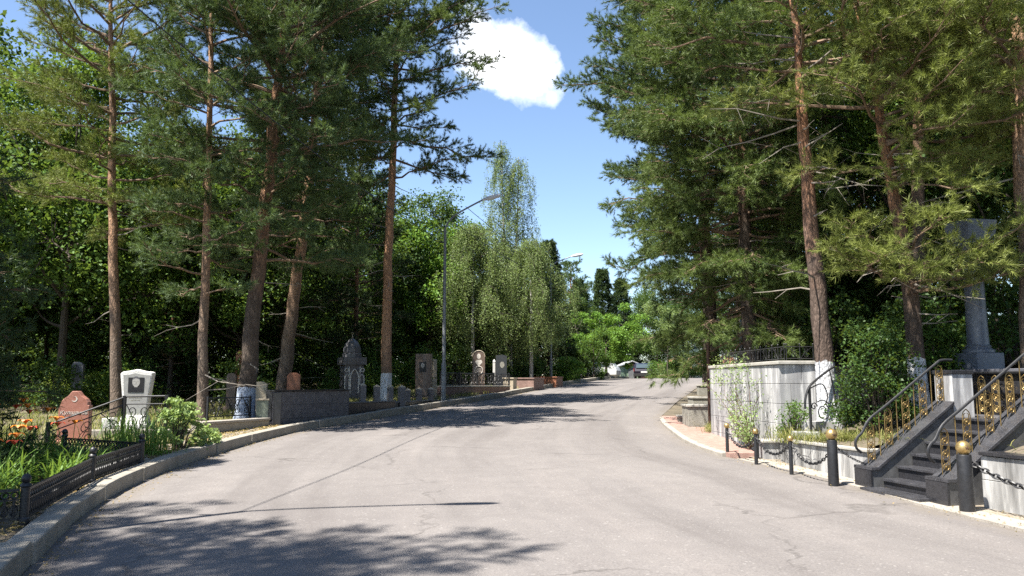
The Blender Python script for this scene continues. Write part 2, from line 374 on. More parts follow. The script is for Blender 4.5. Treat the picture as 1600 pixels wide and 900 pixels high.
    def build(s, name, mat, parent=None, org=None, smooth=False, bev=0):
        o_ = ORG[parent.name] if parent else Vector(org if org is not None else (0, 0, 0))
        me = bpy.data.meshes.new(name); ox, oy, oz = o_
        me.from_pydata([(x - ox, y - oy, z - oz) for x, y, z in s.v], [], s.f); me.update()
        me.materials.append(MATS[mat])
        if smooth:
            me.polygons.foreach_set('use_smooth', [True] * len(me.polygons))
            try: me.set_sharp_from_angle(angle=R_(38))
            except Exception: pass
        o = bpy.data.objects.new(name, me); COL.objects.link(o)
        if parent: o.parent = parent
        else: o.location = o_
        ORG[o.name] = o_
        if bev:
            md = o.modifiers.new("bevel", 'BEVEL'); md.width = bev; md.segments = 2; md.limit_method = 'ANGLE'; md.angle_limit = R_(40)
        return o
def tag(o, label=None, cat=None, group=None, kind=None):
    for k, v in (('label', label), ('category', cat), ('group', group), ('kind', kind)):
        if v: o[k] = v
    return o
def thing(name, label, cat, loc, group=None):
    o = bpy.data.objects.new(name, None); COL.objects.link(o); o.location = loc; o.empty_display_size = .2
    ORG[o.name] = Vector(loc); return tag(o, label, cat, group)
def struct(o): o['kind'] = 'structure'; return o
KIDS = {}
def kids(o): return [c for c in bpy.data.objects if c.parent == o]
def dup(o, loc=None, rz=0, sc=1, label=None, group=None, par=None):
    """a copy of a thing with copies of its parts and their sub-parts"""
    c = o.copy(); COL.objects.link(c)
    if par is not None: c.parent = par
    if loc is not None: c.location = loc; c.rotation_euler = (0, 0, rz); c.scale = (sc, sc, sc)
    if label: c['label'] = label
    if group: c['group'] = group
    if o.name not in KIDS: KIDS[o.name] = kids(o)
    for k in KIDS[o.name]: dup(k, par=c)
    return c
def polys(name, V, k, mat, parent=None, org=(0, 0, 0)):
    """many k-cornered faces from an array of shape (n*k, 3)"""
    o_ = ORG[parent.name] if parent else Vector(org)
    V = (np.asarray(V, dtype=np.float32) - np.array(o_, dtype=np.float32)).astype(np.float32)
    nf = len(V) // k; me = bpy.data.meshes.new(name)
    me.vertices.add(nf * k); me.loops.add(nf * k); me.polygons.add(nf)
    me.vertices.foreach_set('co', V.ravel())
    me.loops.foreach_set('vertex_index', np.arange(nf * k, dtype=np.int32))
    me.polygons.foreach_set('loop_start', np.arange(0, nf * k, k, dtype=np.int32))
    try: me.polygons.foreach_set('loop_total', np.full(nf, k, dtype=np.int32))
    except Exception: pass
    me.update(calc_edges=True); me.materials.append(MATS[mat])
    o = bpy.data.objects.new(name, me); COL.objects.link(o)
    if parent: o.parent = parent
    else: o.location = o_
    ORG[o.name] = o_
    return o
def unit(a): return a / (np.linalg.norm(a, axis=-1, keepdims=True) + 1e-9)
def needles(P, D, rng, k=14, ln=.13, wd=.014, twig=.16, spread=.78):
    """bottle-brush tufts: k thin needles on each shoot P with direction D"""
    P = np.asarray(P, np.float32); D = unit(np.asarray(D, np.float32)); n = len(P)
    t = rng.random((n, k, 1)); b = P[:, None] + D[:, None] * (t * twig)
    d = unit(D[:, None] * (.55 + .5 * t) + unit(rng.normal(size=(n, k, 3))) * spread)
    L = ln * rng.uniform(.7, 1.15, (n, k, 1)) * rng.uniform(.55, 1.25, (n, 1, 1)); tip = b + d * L
    wv = unit(np.cross(d, rng.normal(size=(n, k, 3)))) * (wd * .5)
    return np.stack([b - wv, b + wv, tip], axis=2).reshape(-1, 3)
def leaves(C, rng, n, rad, size, flat=.75, up=.5, asp=.62):
    """n leaves (four-cornered blades) scattered round each centre of C"""
    C = np.asarray(C, np.float32); m = len(C)
    off = unit(rng.normal(size=(m, n, 3))) * (rng.random((m, n, 1)) ** .45) * np.asarray(rad).reshape(-1, 1, 1)
    off[..., 2] *= flat
    c = (C[:, None] + off).reshape(-1, 3); q = len(c)
    nrm = unit(rng.normal(size=(q, 3)) + np.array([0, 0, up * 2]))
    a = unit(np.cross(nrm, rng.normal(size=(q, 3)))); b = np.cross(nrm, a)
    s = size * rng.uniform(.6, 1.2, (q, 1))
    fold = nrm * s * .18
    return np.stack([c - a * s * .5, c + b * s * asp * .5 + fold, c + a * s * .5, c - b * s * asp * .5 + fold], axis=1).reshape(-1, 3)
def catmull(pts, per=4):
    P = [Vector(p) for p in pts]; out = []
    for i in range(len(P) - 1):
        a, b, c, d = P[max(i - 1, 0)], P[i], P[i + 1], P[min(i + 2, len(P) - 1)]
        for k in range(per):
            t = k / per
            out.append(.5 * ((2 * b) + (c - a) * t + (2 * a - 5 * b + 4 * c - d) * t * t + (3 * b - a - 3 * c + d) * t ** 3))
    out.append(P[-1]); return out
def along(path, t):
    f = max(0, min(.9999, t)) * (len(path) - 1); i = int(f); return path[i].lerp(path[i + 1], f - i)

# ------------------------------------------------------------------ trees
def scots(s): return max(.3, (math.sin(math.pi * min(1, .22 + .74 * s))) ** .8)
def midcrown(s): return max(.16, math.sin(math.pi * min(1, .3 + .69 * s)) ** .95)
def column(s): return .55 + .45 * math.sin(math.pi * min(1, .1 + .8 * s))
def cone(s): return max(.06, 1 - s * .96)
def pine(label, tr, r0, h0, Lmax, nbr, seed, fol="needles_green", bk="pine_bark", prof=scots, ln=.14, wd=.017, k=18, sec=5.6,
         dead=8, droop=0.0, e0=-8, e1=45, group="pines along the road", name="pine_tree", cat="pine", side=None, gap=.17, extra=(), azi=None, dzone=None):
    rng = np.random.default_rng(seed); rd = random.Random(seed)
    base = Vector(tr[0]); tag_ = thing(name, label, cat, base, group)
    path = catmull(tr, 5); m = len(path)
    for i in range(2, m - 1): path[i] = path[i] + Vector((rd.uniform(-1, 1), rd.uniform(-1, 1), 0)) * r0 * .16
    Ht = path[-1].z - base.z
    tb = MB(); tb.tube([path[0] - Vector((0, 0, .3))] + path, [r0 * 1.35] + [max(.025, r0 * (1 - (.93 * i / (m - 1)) ** 1.15) * (1 + .3 * math.exp(-i * 1.2))) for i in range(m)], 12)
    tb.build("trunk", bk, tag_, smooth=True)
    lb = MB(); db = MB(); P = []; D = []
    def zt(h):                                           # trunk point at a height share
        return along(path, h)
    specs = []
    for i in range(nbr):
        s = (i + rd.random()) / nbr
        h = h0 + (1 - h0) * (s ** .92) * .985
        az = i * 2.39996 + rd.uniform(-.5, .5)
        if azi is not None and rd.random() < azi[2]: az = R_(azi[0]) + rd.uniform(-1, 1) * R_(azi[1])
        L = Lmax * prof(s) * rd.uniform(.65, 1.15)
        if side: L *= 1 + side[1] * math.cos(az - R_(side[0]))
        specs.append((zt(h), az, L, e0 + (e1 - e0) * s + rd.uniform(-10, 10)))
    for h, azd, L, el in extra: specs.append((zt(h), R_(azd), L, el))
    for p0, az, L, el in specs:
        el = R_(el); pts = []
        hd = Vector((math.cos(az), math.sin(az), 0)); sd = Vector((-hd.y, hd.x, 0)); wob = rd.uniform(-.18, .18); up = rd.uniform(.02, .2) - droop * .45
        nn = 7
        for j in range(nn):
            t = j / (nn - 1)
            pts.append(p0 + hd * (L * t * math.cos(el)) + Vector((0, 0, 1)) * (L * (t * math.sin(el) + up * t * t)) + sd * (L * wob * math.sin(t * 3.0)) +
                       Vector((rd.uniform(-1, 1), rd.uniform(-1, 1), rd.uniform(-1, 1))) * .045 * L * (.3 + t) * (j > 0))
        rb = .010 + .0125 * L
        lb.tube(pts, [rb * (1 - .85 * j / (nn - 1)) for j in range(nn)], 5)
        ns = max(3, int(L * sec))
        for q in range(ns):
            t = .32 + .68 * (q + rd.random()) / ns
            o = along(pts, t); ax = (along(pts, min(1, t + .1)) - along(pts, t - .1)).normalized()
            sgn = 1 if q % 2 else -1
            lat = ax.cross(Vector((0, 0, 1))).normalized() * sgn
            dv = (ax * rd.uniform(.5, 1.0) + lat * rd.uniform(.45, 1.0) + Vector((0, 0, rd.uniform(-.1, .42) - droop * .9))).normalized()
            sl_ = (.22 + .27 * L * (1.05 - t)) * rd.uniform(.7, 1.25)
            e = o + dv * sl_ + Vector((0, 0, -.25 * droop * sl_))
            mdp = o.lerp(e, .5) + Vector((rd.uniform(-1, 1), rd.uniform(-1, 1), rd.uniform(-.4, 1))) * .06 * sl_
            lb.tube([o, mdp, e], [.009, .007, .004], 3)
            n_s = max(2, int(sl_ / gap))
            for z in range(n_s):
                u = .28 + .72 * (z + .6 * rd.random()) / n_s
                b = o.lerp(mdp, u * 2) if u < .5 else mdp.lerp(e, u * 2 - 1)
                P.append(tuple(b)); D.append(tuple(dv + Vector((rd.uniform(-.4, .4), rd.uniform(-.4, .4), .15 - droop * .5))))
                for _ in range(2):
                    lv = dv.cross(Vector((rd.gauss(0, 1), rd.gauss(0, 1), rd.gauss(0, 1)))).normalized()
                    d2 = (dv * .7 + lv * .8 + Vector((0, 0, .2 - droop * .7))).normalized(); tl = rd.uniform(.05, .24)
                    P.append(tuple(b + d2 * tl)); D.append(tuple(d2))
            P.append(tuple(e)); D.append(tuple(dv))
        P.append(tuple(pts[-1])); D.append(tuple(pts[-1] - pts[-2]))
    for i in range(dead):
        h = rd.uniform(*dzone) if dzone else h0 * rd.uniform(.35, 1.15); p0 = zt(min(.95, h)); az = rd.uniform(0, 6.28); L = rd.uniform(.5, 2.0)
        hd = Vector((math.cos(az), math.sin(az), rd.uniform(-.35, .3))); pts = [p0]; db = MB()
        for j in range(4): pts.append(pts[-1] + hd * L / 4 + Vector((rd.uniform(-1, 1), rd.uniform(-1, 1), rd.uniform(-1, .4))) * .07 * L)
        db.tube(pts, [.02, .016, .012, .008, .004], 4)
        for j in (2, 3):
            db.tube([pts[j], pts[j] + Vector((rd.uniform(-1, 1), rd.uniform(-1, 1), rd.uniform(-.8, .3))) * .3 * L], [.007, .003], 3)
        db.build("dead_branch", "dead_twig", tag_)
    lb.build("limbs", "limb_bark", tag_)
    polys("crown", needles(P, D, rng, int(k * 1.9), ln * .98, wd * .72), 3, fol, tag_)
    return tag_
def spruce(label, base, H, R, seed, fol="needles_dark", name="spruce_tree", cat="spruce", group=None, ln=.10, wd=.02, k=12, nbr=150, bare=.02, droop=.25):
    b = Vector(base); top = b + Vector((0, 0, H))
    return pine(label, [b, b.lerp(top, .5), top], .016 * H + .03, bare, R, nbr, seed, fol, "dark_bark", cone, ln, wd, k, 4.5, 0, droop, -14, 25, group, name, cat, None, .2)
def broadleaf(label, base, H, R, z0, seed, fol="leaves_mid", nclu=90, per=110, size=.13, crad=.75, bk="dark_bark", r0=.16, group=None, name="broadleaf_tree", cat="tree", lean=(0, 0), flat=.8, hollow=.35, dome=1.0):
    rng = np.random.default_rng(seed); rd = random.Random(seed)
    b = Vector(base); t = thing(name, label, cat, b, group)
    cz = (z0 + H) / 2; hz = (H - z0) / 2
    top = b + Vector((lean[0], lean[1], z0 + (H - z0) * .75))
    path = catmull([b - Vector((0, 0, .2)), b + Vector((lean[0] * .2 + rd.uniform(-.1, .1), lean[1] * .2, z0 * .6 + .2)), b + Vector((lean[0] * .6, lean[1] * .6, z0 + (H - z0) * .35)), top], 4)
    mb = MB(); m = len(path); mb.tube(path, [max(.02, r0 * (1 - .9 * i / (m - 1))) * (1.25 if i == 0 else 1) for i in range(m)], 9); mb.build("trunk", bk, t, smooth=True)
    # lobed crown: cluster centres fill a few big lobes
    nl = max(4, nclu // 12); lobes = []
    for i in range(nl):
        a = i * 2.39996 + rd.uniform(-.4, .4); s = (i + .5) / nl; zz = -0.8 + 1.75 * s
        rr = R * math.sqrt(max(.05, 1 - (zz * .92) ** 2)) * rd.uniform(.5, .8)
        lobes.append((Vector((math.cos(a) * rr + lean[0] * .7, math.sin(a) * rr + lean[1] * .7, cz + zz * hz * .82 * dome)), R * rd.uniform(.36, .55)))
    C = []; rad = []; lb = MB()
    for i in range(nclu):
        c, lr = lobes[i % nl]; d = Vector((rd.gauss(0, 1), rd.gauss(0, 1), rd.gauss(0, 1) * .8 + .15)).normalized()
        p = b + c + d * lr * (hollow + (1 - hollow) * rd.random() ** .5) * rd.uniform(.8, 1.15)
        C.append(tuple(p)); rad.append(crad * rd.uniform(.55, 1.2))
    for c, lr in lobes:
        e = b + c; s = along(path, rd.uniform(.35, .8)); mid = s.lerp(e, .5) + Vector((rd.uniform(-.2, .2), rd.uniform(-.2, .2), -.1 * R))
        lb.tube(catmull([s, mid, e], 4), [.30 * r0 * (1 - .09 * q) for q in range(9)], 5)
    for i in range(nclu):
        e = Vector(C[i]); c = b + lobes[i % nl][0]
        lb.tube([c.lerp(e, .0), c.lerp(e, .55) + Vector((0, 0, -.08)), e], [.022, .014, .006], 3)
    lb.build("limbs", bk, t)
    polys("crown", leaves(C, rng, per, rad, size, flat), 4, fol, t)
    return t
def weeping(label, base, H, R, zmin, seed, fol="leaves_birch", nstr=300, size=.12, hang=(1.0, 3.2), bk="birch_bark", r0=.14, group=None, tops=1, name="birch_tree", cat="birch", low=.2, prof=None):
    rng = np.random.default_rng(seed); rd = random.Random(seed); b = Vector(base); t = thing(name, label, cat, b, group)
    tb = MB(); lb = MB(); C = []; cr = []
    paths = []
    for k in range(tops):
        off = Vector(((k - (tops - 1) / 2) * R * .42, rd.uniform(-.3, .3), 0)) if tops > 1 else Vector((0, 0, 0))
        hh = H * (1 - .07 * k)
        paths.append(catmull([b - Vector((0, 0, .2)), b + Vector((off.x * .15, 0, hh * .3)), b + Vector((off.x * .8, off.y, hh * .65)), b + Vector((off.x * 1.05, off.y, hh))], 5))
    for p in paths: tb.tube(p, [max(.015, r0 * (1 - .93 * i / (len(p) - 1))) for i in range(len(p))], 9)
    tb.build("trunk", bk, t, smooth=True)
    prof = prof or (lambda s: math.sin(math.pi * min(1, .3 + .68 * s)) ** .8)
    nb = 34 * tops + 14
    for i in range(nb):
        p = paths[i % tops]; s = (i + rd.random()) / nb; h = low + (1 - low) * s * .97; o = along(p, h); a = i * 2.4 + rd.uniform(-.4, .4)
        L = R * prof(s) * rd.uniform(.6, 1.1) / (1.35 if tops > 1 else 1)
        hd = Vector((math.cos(a), math.sin(a), 0)); pts = [o + hd * L * u + Vector((0, 0, L * (.75 * u - .55 * u * u * u))) for u in (0, .2, .4, .6, .8, 1)]
        lb.tube(pts, [.03, .025, .02, .014, .009, .005], 4)
        for q in range(max(3, nstr // nb)):
            u = rd.uniform(.2, 1) ** .7; st = along(pts, u) + Vector((rd.uniform(-.3, .3), rd.uniform(-.3, .3), rd.uniform(-.1, .25)))
            ln = rd.uniform(*hang) * (.5 + .6 * rd.random()); ln = min(ln, max(.3, st.z - b.z - zmin)); sway = Vector((rd.gauss(0, .16), rd.gauss(0, .16), 0)) + hd * .1
            n_ = max(4, int(ln / .075))
            lb.tube([st, st + sway * ln * .6 + Vector((0, 0, -ln * .45)), st + sway * ln + Vector((0, 0, -ln))], [.006, .005, .003], 3)
            for z in range(n_):
                f = (z + rd.random()) / n_; C.append(tuple(st + sway * ln * f + Vector((0, 0, -ln * f)))); cr.append(rd.uniform(.08, .34))
    lb.build("limbs", "dark_bark", t)
    polys("crown", leaves(C, rng, 4, cr, size * .82, 1.0, .05, .55), 4, fol, t)
    return t
def shrub(label, base, R, H, seed, fol, nclu=30, per=90, size=.07, crad=.22, name="shrub", cat="shrub", group=None, flat=.8):
    rng = np.random.default_rng(seed); rd = random.Random(seed); b = Vector(base); t = thing(name, label, cat, b, group)
    C = []; rad = []; sb = MB()
    for i in range(nclu):
        a = i * 2.4; z = rd.random(); r = R * math.sqrt(rd.random()) * math.sqrt(max(.1, 1 - (z * .9) ** 2.2))
        p = b + Vector((math.cos(a) * r, math.sin(a) * r, .12 * H + z * H * .85)); C.append(tuple(p)); rad.append(crad * rd.uniform(.6, 1.25))
        sb.tube([b + Vector((math.cos(a) * r * .2, math.sin(a) * r * .2, -.05)), b.lerp(p, .5) + Vector((0, 0, .1 * H)), p], [.014, .01, .004], 4)
    sb.build("stems", "dark_bark", t)
    polys("foliage", leaves(C, rng, per, rad, size, flat), 4, fol, t)
    return t
def blades(C, rng, n, L, wd, bend=.8, spread=.5, rad=.1):
    """strap leaves: each a bent strip of three quads"""
    C = np.asarray(C, np.float32); m = len(C); q = m * n
    c = np.repeat(C, n, 0) + np.c_[rng.normal(size=(q, 2)) * rad, np.zeros(q)]
    a = rng.uniform(0, 2 * np.pi, q); h = np.c_[np.cos(a), np.sin(a), np.zeros(q)]; s = np.c_[-np.sin(a), np.cos(a), np.zeros(q)]
    Ls = L * rng.uniform(.6, 1.15, (q, 1)); sp = spread * rng.uniform(.3, 1.2, (q, 1)); bd = bend * rng.uniform(.2, 1.2, (q, 1)); z = np.array([0, 0, 1.0])
    pts = []
    for t in (0, .35, .7, 1.0):
        pts.append((c + h * Ls * (sp * t + bd * t * t * .45) + z * Ls * (t - bd * .55 * t ** 2.4), wd * (1, .95, .7, .06)[(0, .35, .7, 1.0).index(t)]))
    out = []
    for (p, w0), (r, w1) in zip(pts, pts[1:]): out.append(np.stack([p - s * w0 / 2, p + s * w0 / 2, r + s * w1 / 2, r - s * w1 / 2], 1))
    return np.concatenate(out, 0).reshape(-1, 3)

# ================================================================== THE SETTING
YS = [-60, -30, -15, -8, -4] + [i * .5 for i in range(-4, 130)] + [66, 68, 72, 76, 80, 90, 110, 150, 220, 400]
rng0 = np.random.default_rng(5)
def ground_sheet():
    mb = MB(); rows = []
    lo = [300, 150, 80, 45, 28, 18, 12, 8, 5, 3, 1.6, .7, .27]; ro = [.0, .7, 1.5, 3, 6, 10, 18, 30, 60, 140, 300]
    for y in YS:
        l, r = Lx(y), Rx(y); z = zr(y); row = []
        for o in lo:
            row.append((l - o, y, z + .12 + (.05 * math.sin(o * 1.7 + y * .9) * math.sin(y * .63 + o) if .5 < o < 50 else 0)))
        row.append((l - .03, y, z - .06)); row.append(((l + r) / 2, y, z - .06))
        for o in ro: row.append((r + o, y, z - .015))
        rows.append(row)
    return struct(mb.grid(rows).build("ground", "dirt", smooth=True))
ground_sheet()
mb = MB(); rows = []
for y in YS:
    l, r = Lx(y), Rx(y)
    rows.append([(l + (r - l) * t, y, zr(y) + .07 * (1 - (2 * t - 1) ** 2) * .5 + .01 * math.sin(y * .7 + t * 5)) for t in [i / 16 for i in range(17)]])
road = struct(mb.grid(rows).build("road", "asphalt", smooth=True))
at_ = road.data.attributes.new("across", 'FLOAT', 'POINT'); at_.data.foreach_set('value', np.tile(np.linspace(0, 1, 17), len(YS)).astype(np.float32))
# kerb of concrete blocks along the graves' side
def edge_dir(fn, y):
    d = Vector((fn(y + .3) - fn(y - .3), .6, 0)).normalized(); return Vector((-d.y, d.x, 0))   # points to the graves
mb = MB(); y = 2.0; rk = random.Random(3)
while y < 64:
    st = 1.75 / math.sqrt(1 + ((Lx(y + .5) - Lx(y - .5))) ** 2); y1 = y + st - .045; n = 3; dz = rk.uniform(-.014, .014); dx = rk.uniform(-.018, .018)
    A = []
    for i in range(n + 1):
        yy = y + (y1 - y) * i / n; p = Vector((Lx(yy) + dx, yy, zr(yy) - .12)); q = p + edge_dir(Lx, yy) * .25
        A.append((p, q))
    vs = []; H_ = .31 + dz
    for p, q in A: vs += [p, q, q + Vector((0, 0, H_)), p + Vector((0.0, 0, H_))]
    fs = [(0, 1, 2, 3), (n * 4 + 3, n * 4 + 2, n * 4 + 1, n * 4)]
    for i in range(n):
        b = i * 4; fs += [(b + k, b + 4 + k, b + 4 + (k + 1) % 4, b + (k + 1) % 4) for k in range(4)]
    mb.add(vs, fs); y += st
struct(mb.build("kerb", "concrete", bev=.018))
mb = MB(); rows = []
for i in range(60):
    y = 10.5 + i * .18; p = Vector((Lx(y), y, zr(y) + .157)); d = edge_dir(Lx, y)
    rows.append([tuple(p + d * o + Vector((0, 0, .012 * math.sin(o * 9 + y * 4)))) for o in (.28, .5, .8, 1.05)])
struct(mb.grid(rows).build("verge", "pale_soil"))
# pavements on the right
mb = MB(); rows = []
for i in range(70):
    y = -4 + i * .278; r = Rx(y); rows.append([(r - .052, y, zr(y) - .08), (r - .05, y, zr(y) + .022), (r + .32, y, zr(y) + .026)])
struct(mb.grid(rows[:68]).build("pavement_edge", "pale_concrete"))
mb = MB(); rows = []
for i in range(70):
    y = -4 + i * .276; r = Rx(y); rows.append([(r + .32, y, zr(y) + .022), (r + .9, y, zr(y) + .024), (r + 2.2, y, zr(y) + .024)])
struct(mb.grid(rows).build("pavement", "pale_soil"))
mb = MB(); rows = []                                                # raised brick footway in front of the marble wall
for y in [14.88] + list(np.linspace(14.9, 23.6, 30)):
    a = Rx(y) - .02; b = max(a + .02, interp([(14.75, 4.5), (15.4, 4.55), (17, 4.66), (18.6, 4.8), (20.5, 5.1), (23.2, 5.5)], y)); z = zr(y)
    if y < 14.89: z -= .3
    rows.append([(a, y, z - .1), (a, y, z + .085), ((a + b) / 2, y, z + .086), (b, y, z + .085), (b, y, z - .1)])
mb.grid(rows)
struct(mb.build("footway", "brick_paving"))
mb = MB()
for i, y in enumerate(np.arange(15.05, 23.2, .82)):
    x0, x1 = Rx(y), Rx(y + .79); mb.add([(x0 - .1, y, zr(y) - .1), (x0 + .02, y, zr(y) - .1), (x1 + .02, y + .79, zr(y) - .1), (x1 - .1, y + .79, zr(y) - .1)] +
        [(x0 - .1, y, zr(y) + .075), (x0 + .02, y, zr(y) + .09), (x1 + .02, y + .79, zr(y + .79) + .09), (x1 - .1, y + .79, zr(y + .79) + .075)],
        [(3, 2, 1, 0), (4, 5, 6, 7), (0, 1, 5, 4), (1, 2, 6, 5), (2, 3, 7, 6), (3, 0, 4, 7)])
struct(mb.build("footway_edge", "pale_concrete", bev=.015))

# raised ground to the right of the road
mb = MB()
def soil_h(x, y): return .57 + min(.75, max(0, x - 4.9) * .2) + .03 * math.sin(x * 5 + y * 3)
mb.grid([[(x0 + (11 - x0) * t, y, soil_h(x0 + (11 - x0) * t, y)) for t in [i / 14 for i in range(15)]] for y, x0 in [(yy, interp([(11.72, 5.25), (14.2, 4.78), (14.7, 4.85)], yy)) for yy in np.linspace(11.9, 14.75, 9)]])
struct(mb.build("planter_soil", "dirt", smooth=True))
mb = MB()
rows = []
for y in [14.75, 15.5, 16.5, 17.5, 18.40, 18.45] + list(np.linspace(19.2, 75, 56)):
    x0 = interp([(14.7, 5.0), (18.41, 4.8), (18.44, 6.3), (24, 7.0), (32, 9.2), (47, 14), (75, 26)], y); z = max(1.84, zr(y) + .35)
    rows.append([(x0 - .02, y, zr(y) - .1), (x0, y, z)] + [(x0 + o, y, z + .02 * o * (o < 12) + .24 * (o >= 12) + .03 * math.sin(o * 2 + y)) for o in (.8, 2, 4, 7, 12, 20, 40)])
struct(mb.grid(rows).build("terrace", "dirt"))
mb = MB(); rows = []
for y in np.linspace(-12, 12.2, 30):
    x0 = interp([(-12, 9.5), (2, 7.4), (5, 6.7), (8.2, 6.1), (9.3, 5.85), (9.75, 5.8), (9.8, 7.95), (12.2, 7.5)], y)
    rows.append([(x0 - .02, y, zr(y) - .1), (x0, y, .72)] + [(x0 + o, y, .72 + min(1.1, .3 * o)) for o in (.6, 1.4, 3, 5, 9, 20, 50)])
struct(mb.grid(rows).build("bank", "dirt"))

# ================================================================== WALLS ON THE RIGHT
def tiled(A, B, z0, z1, tw, th, out, mbt, rk, gap=.007, dep=.03, stag=.5):
    """courses of stone tiles on a wall face from A to B; out is the side they face"""
    A = Vector((*A, 0)); B = Vector((*B, 0)); L = (B - A).length; d = (B - A) / L; o = Vector((*out, 0)).normalized()
    r = 0; z = z0
    while z < z1 - .02:
        zt = min(z1, z + th); x = -tw * (stag if r % 2 else 0)
        while x < L - .01:
            a, b = max(0, x), min(L, x + tw - gap)
            if b - a > .03:
                e = dep + rk.uniform(-.0015, .0015); p = A + d * a; q = A + d * b
                P = [p, q, q + o * e, p + o * e]
                mbt.add([v + Vector((0, 0, z)) for v in P] + [v + Vector((0, 0, zt - gap)) for v in P], [(3, 2, 1, 0), (4, 5, 6, 7), (0, 1, 5, 4), (1, 2, 6, 5), (2, 3, 7, 6), (3, 0, 4, 7)])
            x += tw
        z += th; r += 1
    return mbt
rk = random.Random(8)
T = thing("marble_wall", "tall white marble retaining wall with a climbing rose on its sunny side", "wall", (4.9, 14.55, .2))
W = [(4.62, 18.6), (4.88, 14.55), (5.52, 14.62)]
MB().slab([(4.65, 18.6), (4.91, 14.585), (5.50, 14.65), (5.50, 14.95), (5.2, 14.95), (4.95, 18.6)], .0, 1.90).build("core", "grey_marble", T)
m1 = MB(); tiled(W[0], W[1], .12, 1.90, .62, .36, (-1, -.06), m1, rk); tiled((4.855, 14.58), W[2], .12, 1.90, .42, .36, (.1, -1), m1, rk)
m1.build("tiles", "white_marble", T, bev=.004)
MB().slab([(4.57, 18.65), (4.82, 14.49), (5.58, 14.56), (5.58, 15.0), (5.2, 15.0), (5.0, 18.65)], 1.903, 1.97).build("coping", "marble_cap", T, bev=.012)
T = thing("recessed_wall", "lower brownish marble wall set back beside the limewashed pine", "wall", (6.0, 15.0, .8))
MB().box(5.6, 8.2, 15.0, 15.2, .5, 1.85).build("core", "grey_marble", T)
tiled((5.6, 15.0), (8.2, 15.0), .5, 1.85, .7, .42, (0, -1), MB(), rk).build("tiles", "marble_cap", T, bev=.004)
T = thing("planter_wall", "low white marble planter wall with a weathered grey coping behind the chain", "wall", (4.95, 13.0, .1))
P0, P1 = (4.73, 14.2), (5.2, 11.74)
def strip(A, B, o0, o1, z0, z1, mb=None):
    A = Vector((*A, 0)); B = Vector((*B, 0)); d = (B - A).normalized(); nrm = Vector((-d.y, d.x, 0)); mb = mb or MB()
    P = [A + nrm * o0, B + nrm * o0, B + nrm * o1, A + nrm * o1]
    return mb.add([v + Vector((0, 0, z0)) for v in P] + [v + Vector((0, 0, z1)) for v in P], [(3, 2, 1, 0), (4, 5, 6, 7), (0, 1, 5, 4), (1, 2, 6, 5), (2, 3, 7, 6), (3, 0, 4, 7)])
strip(P0, P1, .03, .22, -.1, .56).build("core", "grey_marble", T)
tiled(P0, P1, -.1, .56, .62, .7, (-1, -.19), MB(), rk, dep=.03, stag=0).build("tiles", "stained_marble", T, bev=.004)
strip(P0, P1, -.07, .28, .563, .61).build("coping", "marble_cap", T, bev=.01)
T = thing("planter_return", "short low marble block at the far end of the planter beside the marble wall", "wall", (4.62, 14.75, .2))
MB().box(4.52, 4.9, 14.5, 14.85, .05, .5).build("block", "white_marble", T, bev=.006)
MB().box(4.48, 4.94, 14.46, 14.89, .503, .55).build("coping", "marble_cap", T, bev=.01)
T = thing("low_wall", "low white marble wall with black coping on the near side of the steps", "wall", (5.8, 9.3, .05))
Q0, Q1 = (5.66, 9.75), (6.75, 5.0)
strip(Q0, Q1, .03, .25, -.1, .70).build("core", "grey_marble", T)
tiled(Q0, Q1, .08, .70, .72, .34, (-1, -.25), MB(), rk, dep=.03).build("tiles", "stained_marble", T, bev=.004)
strip(Q0, Q1, -.06, .32, .703, .745).build("coping", "black_granite", T, bev=.006)
strip(Q0, Q1, -.02, .03, -.1, .075).build("plinth", "grey_marble", T)

# ================================================================== GRANITE STEPS WITH GILDED RAILINGS
SO = Vector((4.92, 11.62, .09)); SRZ = math.atan2(.196, .98)
def S(): return MB(SO, SRZ)
def sw(u, v, z=0): return SO + Vector((.98 * u + .196 * v, .196 * u - .98 * v, z))      # u up the steps, v towards the viewer
T = thing("granite_steps", "black granite steps rising from the road between sloping stone cheeks", "steps", SO)
for k in range(6):
    u0 = .16 + .235 * k
    m = S().box(u0, 1.75, -1.44, -.385, .165 * k - (.1 if k == 0 else 0), .165 * k + .125); m.build("riser", "black_granite", T)
    S().box(u0 - .025, 1.75, -1.44, -.385, .165 * k + .127, .165 * (k + 1)).build("tread", "steps_granite", T, bev=.006)
S().box(-.16, .13, -1.5, -.3, -.1, .045).build("bottom_slab", "steps_granite", T, bev=.008)
def slope(u): return .27 if u < .08 else .27 + (u - .08) * .70
for y0, y1, ue in ((-.38, 0, 1.36), (-1.83, -1.45, 2.2)):
    S().face_y([(0.0, -.12), (ue, -.12), (ue, slope(ue)), (.08, .27), (0, .27)], y0 + .012, y1 - .012).build("cheek", "dark_marble", T)
    S().face_y([(-.025, .272), (.09, .272), (ue + .0, slope(ue) + .002), (ue + .0, slope(ue) + .05), (.08, .318), (-.025, .318)], y0 - .012, y1 + .012).build("cheek_coping", "steps_granite", T, bev=.006)
    S().box(-.028, -.003, y0 + .004, y1 - .004, -.12, .27).build("cheek_front", "black_granite", T)
S().box(1.757, 4.6, -3.2, .9, .86, .99).build("landing", "grey_granite", T, bev=.006)
S().box(1.757, 4.6, -3.2, .9, -.3, .858).build("landing_base", "grey_marble", T)
T = thing("gate_pier", "square white marble pier at the head of the left stair railing", "pier", sw(1.54, .18, .4))
S().box(1.37, 1.71, -.36, .0, .4, 1.60).build("shaft", "white_marble", T, bev=.005)
S().box(1.355, 1.725, -.375, .015, 1.603, 1.66).build("cap", "black_granite", T, bev=.006)
